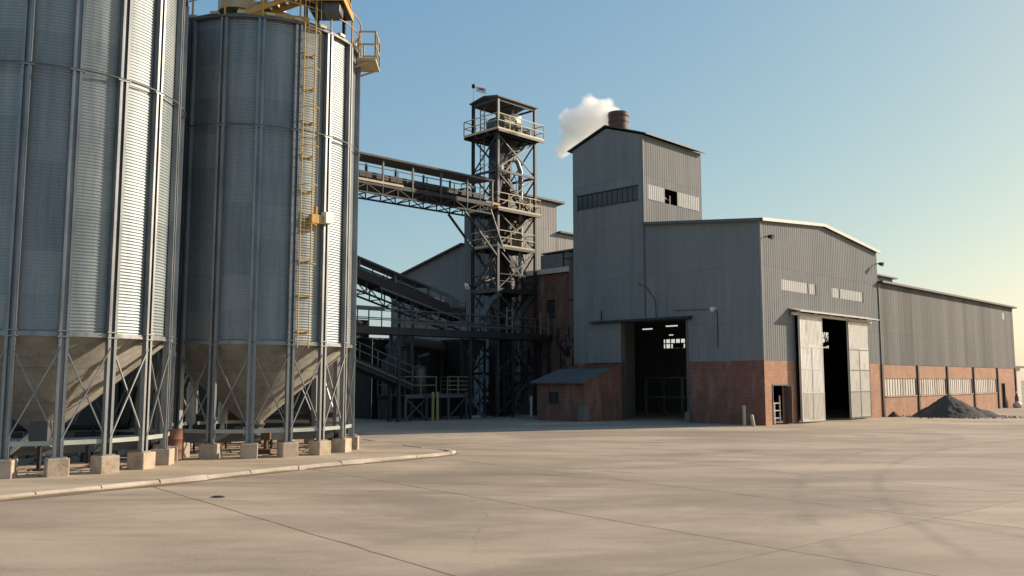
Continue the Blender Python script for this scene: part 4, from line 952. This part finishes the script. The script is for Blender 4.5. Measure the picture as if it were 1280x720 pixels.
# walkway bridge
WB_ = Thing('walkway_bridge', 'dark steel walkway with railings crossing low in front of the lattice tower', 'walkway', (-8,17,0))
p, q = (-24,16.5,5.25), (1.9,16.9,5.4)
m = MB(); m.slab([p, q, (q[0],q[1]+1.1,q[2]), (p[0],p[1]+1.1,p[2])], .12); m.bar((p[0],p[1]-.02,p[2]-.12),(q[0],q[1]-.02,q[2]-.12),.1,.42); m.bar((p[0],p[1]+1.1,p[2]-.12),(q[0],q[1]+1.1,q[2]-.12),.1,.42); WB_.part('deck', m, DARK)
m = MB(); m.rail([p, q], 1.1, .028, 1.7); m.bar((p[0],p[1],p[2]+1.12),(-12.6,p[1]+.12,p[2]+1.17),.1,.2); WB_.part('railing', m, MID)
m = MB(); m.rail([(p[0],p[1]+1.08,p[2]),(q[0],q[1]+1.08,q[2])], 1.1, .025, 1.7); WB_.part('railing', m, DARK)
for s_ in (-22,-11.2,-5.6,-1.8,1.6):
    m = MB(); m.bar((s_,17.0,0),(s_,17.0,5.0),.16); m.bar((s_,17.8,0),(s_,17.8,5.0),.16); m.bar((s_,17.0,3.6),(s_,17.8,4.9),.07); WB_.part('support', m, DARK)
m = MB(); m.bar((-12,16.45,5.7),(-1.5,16.7,5.75),.14,.14); WB_.part('pipe', m, MID)
# gates of vertical ladder rails near the tower
m = MB()
for s_, h in ((-2.6,1.7),(-2.1,1.7),(.6,1.5),(1.4,1.5)): m.bar((s_,16.78,5.4),(s_,16.78,5.4+h),.06)
for zz in (5.9,6.4,6.9): m.bar((-2.6,16.78,zz),(-2.1,16.78,zz),.05); m.bar((.6,16.78,zz),(1.4,16.78,zz),.05)
WB_.part('ladder_gate', m, TAN)
# lowest conveyor
LC = Thing('low_conveyor', 'short dark conveyor with handrail sloping down behind the rear silo', 'conveyor', (-13,17.2,0))
p, q = Vector((-21.5,17.0,6.1)), Vector((-10.2,17.0,2.3))
m = MB(); m.slab([p, q, q+Vector((0,1,0)), p+Vector((0,1,0))], .5); LC.part('trough', m, DARKER)
m = MB(); m.rail([p, q], .9, .025, 1.3); LC.part('railing', m, MID)
m = MB(); m.bar(p-Vector((0,.05,.2)), q-Vector((0,.05,.2)),.06,.1); LC.part('edge_beam', m, MID)
for s_ in (-20.5,-16.5,-11.2):
    zz = 6.1 + (s_+21.5)*(2.3-6.1)/11.3
    for q_ in (17.1,17.9): m = MB(); m.bar((s_,q_,0),(s_,q_,zz-.5),.12); LC.part('trestle', m, DARK)
# tall ducts/legs beside the rear shed, left
t = Thing('hopper_stand', 'dark hopper on stout legs against the sky beside the slate shed', 'hopper', (-10,23.5,0))
m = MB(); m.box((-12.6,22.4,4.9),(-9.4,24.8,6.2)); m.add([(-12.6,22.4,4.9),(-9.4,22.4,4.9),(-9.4,24.8,4.9),(-12.6,24.8,4.9),(-11.3,23.3,3.4),(-10.7,23.3,3.4),(-10.7,23.9,3.4),(-11.3,23.9,3.4)],[(0,1,5,4),(1,2,6,5),(2,3,7,6),(3,0,4,7)]); t.part('bin', m, DARKER)
for s_, q in ((-12.5,22.5),(-9.5,22.5),(-9.5,24.7),(-12.5,24.7)):
    m = MB(); m.bar((s_,q,0),(s_,q,4.95),.3); t.part('leg', m, DARK)

# ---------- ground level plant under the tower
MP = Thing('machine_platform', 'low steel machine platform with handrails left of the lattice tower', 'platform', (-7.8,18.8,0))
a0, a1, b0, b1, zp = -10.6, -5.6, 17.2, 19.8, 1.55
m = MB(); m.slab([(a0,b0,zp),(a1,b0,zp),(a1,b1,zp),(a0,b1,zp)], .08); m.bar((a0,b0,zp-.12),(a1,b0,zp-.12),.08,.2); m.bar((a0,b1,zp-.12),(a1,b1,zp-.12),.08,.2); MP.part('deck', m, MID)
for s_ in (a0+.1,-8.9,-7.2,a1-.1):
    for q in (b0+.05,b1-.05): m = MB(); m.bar((s_,q,0),(s_,q,zp-.1),.12); MP.part('leg', m, MID)
m = MB(); m.bar((a0+.1,b0+.05,.1),(-8.9,b0+.05,zp-.2),.06); m.bar((-8.9,b0+.05,.1),(a0+.1,b0+.05,zp-.2),.06); m.bar((-7.2,b0+.05,.1),(a1-.1,b0+.05,zp-.2),.06); MP.part('brace', m, MID)
m = MB(); m.rail([(a0,b1,zp),(a0,b0,zp),(-8.2,b0,zp)], 1.05, .025, 1.0); m.rail([(-7.3,b0,zp),(a1,b0,zp),(a1,b1,zp)], 1.05, .022, .9, (1,.75,.5,.25)); MP.part('railing', m, TAN)
m = MB()
for q in (17.35,18.05): m.bar((a1,q,zp),(a1+1.6,q,.05),.05,.18); m.bar((a1,q,zp+.95),(a1+1.6,q,1.0),.035); m.bar((a1+1.6,q,0),(a1+1.6,q,1.0),.035)
for k in range(6): m.box((a1+.1+k*.25,17.36,zp-.2-k*.24),(a1+.36+k*.25,18.04,zp-.17-k*.24))
MP.part('stair', m, MID)
def tank(s_, q, r, z0, z1, lab, mt):
    t = Thing('storage_tank', lab, 'tank', (s_,q,z0), 'tanks on the machine platform')
    m = MB(); m.lathe([(0,z0+.02),(r,z0+.02),(r,z1-.25),(r*.8,z1-.06),(.15,z1),(0,z1)], 22, (s_,q)); t.part('body', m, mt)
    m = MB(); m.tube([(s_,q,z1-.05),(s_,q,z1+.5),(s_+.8,q,z1+.7)], .09, 8); t.part('pipe', m, MID)
tank(-9.6,18.7,.62,1.55,4.5,'tall dark tank at the left end of the machine platform',DARK)
tank(-8.2,18.9,.5,1.55,3.3,'short grey tank in the middle of the machine platform',MID)
t = Thing('bent_duct', 'grey duct bending down behind the machine platform', 'duct', (-8.6,20.3,0))
m = MB(); m.tube([(-9.4,20.5,0),(-9.4,20.5,3.6),(-9.2,20.5,4.3),(-8.7,20.5,4.8),(-8.0,20.5,4.9),(-5.0,20.3,4.6),(-2.4,20.0,4.0)], .34, 14); t.part('duct', m, MID)
m = MB()
for zz in (1.2,2.6): m.lathe([(.4,zz),(.4,zz+.1)], 14, (-9.4,20.5), False)
t.part('flange', m, DARK)
t = Thing('feed_hopper', 'dark funnel hopper under the walkway beside the lattice tower', 'hopper', (-4.2,19.2,0))
m = MB(); m.add([(-5.2,18.2,5.0),(-3.2,18.2,5.0),(-3.2,20.2,5.0),(-5.2,20.2,5.0),(-4.5,18.9,2.6),(-3.9,18.9,2.6),(-3.9,19.5,2.6),(-4.5,19.5,2.6)],[(0,1,5,4),(1,2,6,5),(2,3,7,6),(3,0,4,7)]); m.box((-4.5,18.9,1.6),(-3.9,19.5,2.6)); t.part('funnel', m, DARK)
for s_, q in ((-5.2,18.2),(-3.2,18.2),(-3.2,20.2),(-5.2,20.2)):
    m = MB(); m.bar((s_,q,0),(s_,q,5.0),.12); t.part('leg', m, DARK)
m = MB(); m.bar((-5.2,18.15,.1),(-3.2,18.15,2.6),.08); m.bar((-3.2,18.15,2.6),(-5.2,18.15,4.6),.08); m.bar((-5.1,18.15,2.6),(-3.2,18.15,2.6),.08); t.part('brace', m, MID)
t = Thing('pump_set', 'black pump set on the ground under the lattice tower', 'pump', (-4.9,17.7,0))
m = MB(); m.tube([(-5.2,17.8,.45),(-4.4,17.8,.45)], .26, 14); t.part('motor', m, DARKER)
m = MB(); m.box((-5.4,17.5,0),(-4.2,18.1,.18)); t.part('base', m, FOOT)
t = Thing('floodlight', 'white housing added as a bright glint on an arm halfway up the lattice tower', 'light', (X0-.2,Y1-.1,8.6))
m = MB(); m.bar((X0,Y1,8.7),(X0-.9,Y1-.3,8.9),.08); t.part('arm', m, DARK)
m = MB(); m.tube([(X0-.9,Y1-.3,8.85),(X0-1.15,Y1-.75,8.55)],[.1,.16],14); t.part('head', m, WHITE)  # white head added to paint a bright reflection on the tower steel
t = Thing('pipe_rack', 'tangle of dark pipes and cables inside the lower lattice tower', 'pipework', (-.6,18.4,0))
m = MB(); rd = random.Random(5)
for k in range(16):
    s_, q = rd.uniform(X0-.6,X1-.3), rd.uniform(Y0+.1,Y1-.2); z0 = rd.uniform(5.6,12); e = rd.uniform(.5,1.8)
    m.tube([(s_,q,z0),(s_+.2,q,z0-e*.6),(s_+rd.uniform(-.9,.9),q,z0-e),(s_+rd.uniform(-.9,.9),q+.2,z0-e*2)], rd.choice((.05,.08,.13)), 7)
t.part('pipe', m, DARK)
m = MB(); m.tube([(X0+.3,Y0+.1,8.1),(X0-.6,Y0+.05,7.6),(X0-1.2,Y0+.2,6.4)],.2,10); m.tube([(X0-.8,Y0-.1,7.4),(X1-1.5,Y0-.12,5.7)],.08,8); t.part('chute', m, MID)

# ================================================================== YARD THINGS
def post(s3, label, h, tilt=(0,0), mt=CREAM, group=None):
    m = MB(); m.lathe([(.09,-.02),(.09,h-.05),(.06,h),(0,h+.01)], 14); o = link('bollard', m.mesh('bollard', mt), None, s3, 0)
    o.rotation_euler = (tilt[0], tilt[1], 0); o['label'] = label; o['category'] = 'bollard'
    if group: o['group'] = group
    return o
post((12.28,47.0,0), 'upright cream post near the corner of the mill', 1.07)
post((12.55,46.2,0), 'short leaning post beside the mill corner', .62, (0,R_(-9)))
post((1.26,58.2,0), 'left of two pale posts standing by the brick hut', 1.35, (0,0), ROOFW, 'posts by the brick hut')
post((1.72,57.95,0), 'right of two pale posts, closest to the hut wall', 1.35, (0,0), ROOFW, 'posts by the brick hut')
def at_mill(s_, q): v = W(s_, q); return (v.x, v.y, 0)
o = post(at_mill(-8.95,16.6), 'yellow square guard post, left one before the machine platform', 1.55, (0,0), YEL, 'yellow guards before the machine platform')
m = MB(); m.bbox((-.075,-.075,-.02),(.075,.075,1.7),.015); o.data = m.mesh('guard_post', DULLY)
c = o.copy(); COL.objects.link(c); c.location = at_mill(-8.72,16.45); c['label'] = 'yellow square guard post, right one before the machine platform'
# gravel heaps
def heap(x, y, rx, ry, h, label, seed, sec=None):
    m = MB(); n, r = 110, 44; vs = [(0,0,h)]; fs = []
    def H(px, py):
        e = math.hypot(px/rx, py/ry)
        z = h*max(0, 1-e)**1.05 if e < 1 else 0
        if sec:
            for sx, sy, sr, sh in sec: z = max(z, sh*max(0, 1-math.hypot(px-sx, py-sy)/sr)**1.0)
        if z > .01: z -= .12*max(0, z/h-.8)*5*.4; z += .22*noise.noise(Vector((px*.9, py*.9, seed)))*min(1, z*2) + .07*noise.noise(Vector((px*3, py*3, seed)))*min(1,z*3) + .03*noise.noise(Vector((px*9, py*9, seed)))*min(1,z*5)
        return max(-.03, z - .02)
    for i in range(1, r+1):
        f = i/r
        for k in range(n):
            a = 2*PI*k/n; e = f*1.25*(1+.1*noise.noise(Vector((math.cos(a)*1.5, math.sin(a)*1.5, seed+3)))); px, py = rx*e*math.cos(a), ry*e*math.sin(a); vs.append((px, py, H(px, py)))
    for k in range(n): fs.append((0, 1+k, 1+(k+1) % n))
    for i in range(r-1):
        for k in range(n): fs.append((1+i*n+k, 1+(i+1)*n+k, 1+(i+1)*n+(k+1) % n, 1+i*n+(k+1) % n))
    m.add(vs, fs, True); o = link('gravel_heap', m.mesh('gravel_heap', GRAV), None, (x, y, 0), R_(20)); o['label'] = label; o['category'] = 'gravel heap'
    return o
heap(28.9, 58.6, 2.5, 2.3, 1.55, 'large dark grey gravel heap in front of the long shed', 1.0, [(1.6,-.6,1.6,.75),(.9,.3,2.2,1.15)])
heap(25.0, 58.1, .5, .45, .42, 'tiny dark gravel heap against the foot of the long shed', 4.0)
b = MB(); rg = random.Random(11)
for k in range(170):
    a_ = rg.uniform(0,2*PI); q_ = rg.gauss(0,.55); x_, y_ = 29.2+(2.9+abs(q_)*1.6)*math.cos(a_)*1.05, 58.5+(2.4+abs(q_)*1.3)*math.sin(a_); z_ = rg.uniform(.02,.07)
    b.lathe([(0,z_),(z_*.9,z_*.5),(z_*1.1,-.01)], 5, (x_,y_), False)
o = link('gravel_spill', b.mesh('gravel_spill', GRAV)); o['kind'] = 'stuff'
# can and hydrant by the far door
t = Thing('gas_bottle', 'small rust brown gas bottle by the far door of the long shed', 'gas bottle', (43.1,-.5,0))
m = MB(); m.lathe([(0,.02),(.15,.02),(.16,.9),(.09,1.1),(.06,1.25),(0,1.25)], 14, (43.1,-.5)); t.part('bottle', m, RUST)
m = MB(); m.lathe([(.05,1.25),(.05,1.4),(0,1.4)], 10, (43.1,-.5)); m.bar((43.0,-.5,1.35),(43.2,-.5,1.35),.04); t.part('valve', m, WHITE)
t = Thing('rubbish_bag', 'pale sack slumped beside the far door of the long shed', 'sack', (43.1,-.9,0))
m = MB(); m.lathe([(0,0),(.3,.02),(.38,.2),(.3,.4),(.12,.5),(.08,.55),(0,.56)], 16, (42.6,-.65)); t.part('sack', m, ROOFW)
# outbuilding beyond the shed end
t = Thing('outbuilding', 'pale outbuilding with a brown door beyond the far end of the long shed', 'building', (53,5,0))
m = MB(); m.box((50.5,3,0),(58,9,3.6)); t.part('wall', m, ROOFW)
m = MB(); m.slab([(50.2,2.7,3.6),(58.3,2.7,3.6),(58.3,9.3,3.9),(50.2,9.3,3.9)], .2, (0,0,1)); t.part('roof', m, ROOFG)
m = MB(); m.box((51.0,2.9,0),(54.5,2.995,2.3)); t.part('door', m, RUST)
# small stone lying in the yard
m = MB(); m.lathe([(0,.035),(.06,.03),(.10,.012),(.11,-.01)], 9); o = link('stone', m.mesh('stone', DARK), None, (-6.05,18.45,0)); o.scale = (1.5,.8,1); o['label'] = 'small dark stone lying on the open concrete yard'; o['category'] = 'stone'

# ================================================================== STEAM PLUME
bm = bmesh.new()
ch = W(4, 12.6)
blobs = [((.15,.05,21.0),.5),((-.35,.2,21.35),.75),((-1.0,.4,21.15),1.0),((-1.75,.5,20.75),1.05),((-2.4,.6,20.35),.95),((-1.2,.5,20.3),1.0),((-2.3,.7,19.6),.8),((-2.75,.8,21.0),.62),((-1.4,.4,21.85),.6),((-.75,.3,20.5),.7),((-3.0,.9,18.75),.62),((-2.7,.8,19.1),.6)]
blobs = [((x*1.1-.42, y, z-20.45), r) for (x, y, z), r in blobs]
for c, r in blobs: bmesh.ops.create_icosphere(bm, subdivisions=2, radius=r*1.42, matrix=Matrix.Translation(c))
me = bpy.data.meshes.new('steam_plume'); bm.to_mesh(me); bm.free()
pl = link('steam_plume', me, None, (ch.x, ch.y, 20)); pl['kind'] = 'stuff'; pl['label'] = 'white steam plume drifting left from the chimney'; pl['category'] = 'steam'
rm = pl.modifiers.new('union', 'REMESH'); rm.mode = 'VOXEL'; rm.voxel_size = .12
t = NT('steam'); t.n.remove(t.b); v = t.node('ShaderNodeVolumePrincipled'); v.inputs['Color'].default_value = (1,.997,.985,1); v.inputs['Anisotropy'].default_value = .5
co_ = t.coord(); nz = t.noise(co_, 1.15, 7, .62); fld = None
warp = t.node('ShaderNodeVectorMath', operation='MULTIPLY_ADD'); nc = t.node('ShaderNodeTexNoise'); nc.inputs['Scale'].default_value = 1.6; nc.inputs['Detail'].default_value = 3; t.l.new(co_, nc.inputs['Vector'])
t.l.new(nc.outputs['Color'], warp.inputs[0]); warp.inputs[1].default_value = (.5,.5,.5); add_ = t.node('ShaderNodeVectorMath', operation='ADD'); t.l.new(co_, add_.inputs[0]); add_.inputs[1].default_value = (-.25,-.25,-.25); t.l.new(add_.outputs[0], warp.inputs[2])
for c, r in blobs:
    dn = t.node('ShaderNodeVectorMath', operation='DISTANCE'); t.l.new(warp.outputs[0], dn.inputs[0]); dn.inputs[1].default_value = c
    q = t.math('MAXIMUM', t.math('SUBTRACT', 1.0, t.math('POWER', t.math('DIVIDE', dn.outputs['Value'], r*1.2), 2)), 0.0)
    fld = q if fld is None else t.math('ADD', fld, q)
den = t.math('SUBTRACT', t.math('ADD', t.math('MINIMUM', fld, 1.2), t.math('MULTIPLY', t.math('SUBTRACT', nz, .5), 1.9)), .16)
inside = t.math('MINIMUM', t.math('MULTIPLY', fld, 4.0), 1.0)
t.l.new(t.math('MULTIPLY', t.math('MULTIPLY', t.math('MAXIMUM', den, 0.0), inside), 2.6), v.inputs['Density'])
t.l.new(v.outputs[0], t.out.inputs['Volume']); me.materials.append(t.m)

# ================================================================== LIGHT, SKY, CAMERA
AZ, EL = R_(22), R_(23)
sd = Vector((math.cos(AZ)*math.cos(EL), math.sin(AZ)*math.cos(EL), math.sin(EL)))
L = bpy.data.lights.new('sun', 'SUN'); L.energy = 5; L.angle = R_(.5); L.color = (1,.84,.66)
so = bpy.data.objects.new('sun', L); COL.objects.link(so); so.rotation_euler = sd.to_track_quat('Z', 'Y').to_euler(); so.location = (60,20,60)
wd = bpy.data.worlds.new('World'); SC.world = wd; wd.use_nodes = True; nt = wd.node_tree
sk = nt.nodes.new('ShaderNodeTexSky'); sk.sky_type = 'NISHITA'; sk.sun_disc = False; sk.sun_elevation = EL; sk.sun_rotation = PI/2 - AZ
sk.air_density = 1.0; sk.dust_density = 1.2; sk.ozone_density = 1.0
bg = nt.nodes['Background']; bg.inputs[1].default_value = .107; 
sp_ = nt.nodes.new('ShaderNodeSeparateColor'); cb_ = nt.nodes.new('ShaderNodeCombineColor'); nt.links.new(sk.outputs[0], sp_.inputs[0])
for i, (ex, k) in enumerate(((.85, 1.12), (.65, 1.66), (.30, 2.84))):        # warm, hazy white balance of the air
    pw = nt.nodes.new('ShaderNodeMath'); pw.operation = 'POWER'; pw.inputs[1].default_value = ex; nt.links.new(sp_.outputs[i], pw.inputs[0])
    ml = nt.nodes.new('ShaderNodeMath'); ml.operation = 'MULTIPLY'; ml.inputs[1].default_value = k; nt.links.new(pw.outputs[0], ml.inputs[0]); nt.links.new(ml.outputs[0], cb_.inputs[i])
nt.links.new(cb_.outputs[0], bg.inputs[0])
cam = bpy.data.cameras.new('camera'); cam.sensor_width = 36; cam.lens = 36*1100/1280; cam.clip_start = .1; cam.clip_end = 8000
co = bpy.data.objects.new('camera', cam); COL.objects.link(co); co.location = (0,0,2.4); co.rotation_euler = (PI/2 + math.atan(115/1100), 0, 0); SC.camera = co
SC.render.engine = 'CYCLES'; SC.cycles.use_denoising = True; SC.cycles.volume_bounces = 40; SC.cycles.max_bounces = 40; SC.cycles.diffuse_bounces = 4; SC.cycles.glossy_bounces = 4; SC.cycles.volume_step_rate = .4
vs_ = SC.view_settings; SC.display_settings.display_device = 'sRGB'; vs_.view_transform = 'Standard'; vs_.look = 'None'; vs_.exposure = 0.35; vs_.gamma = 1; vs_.use_curve_mapping = False
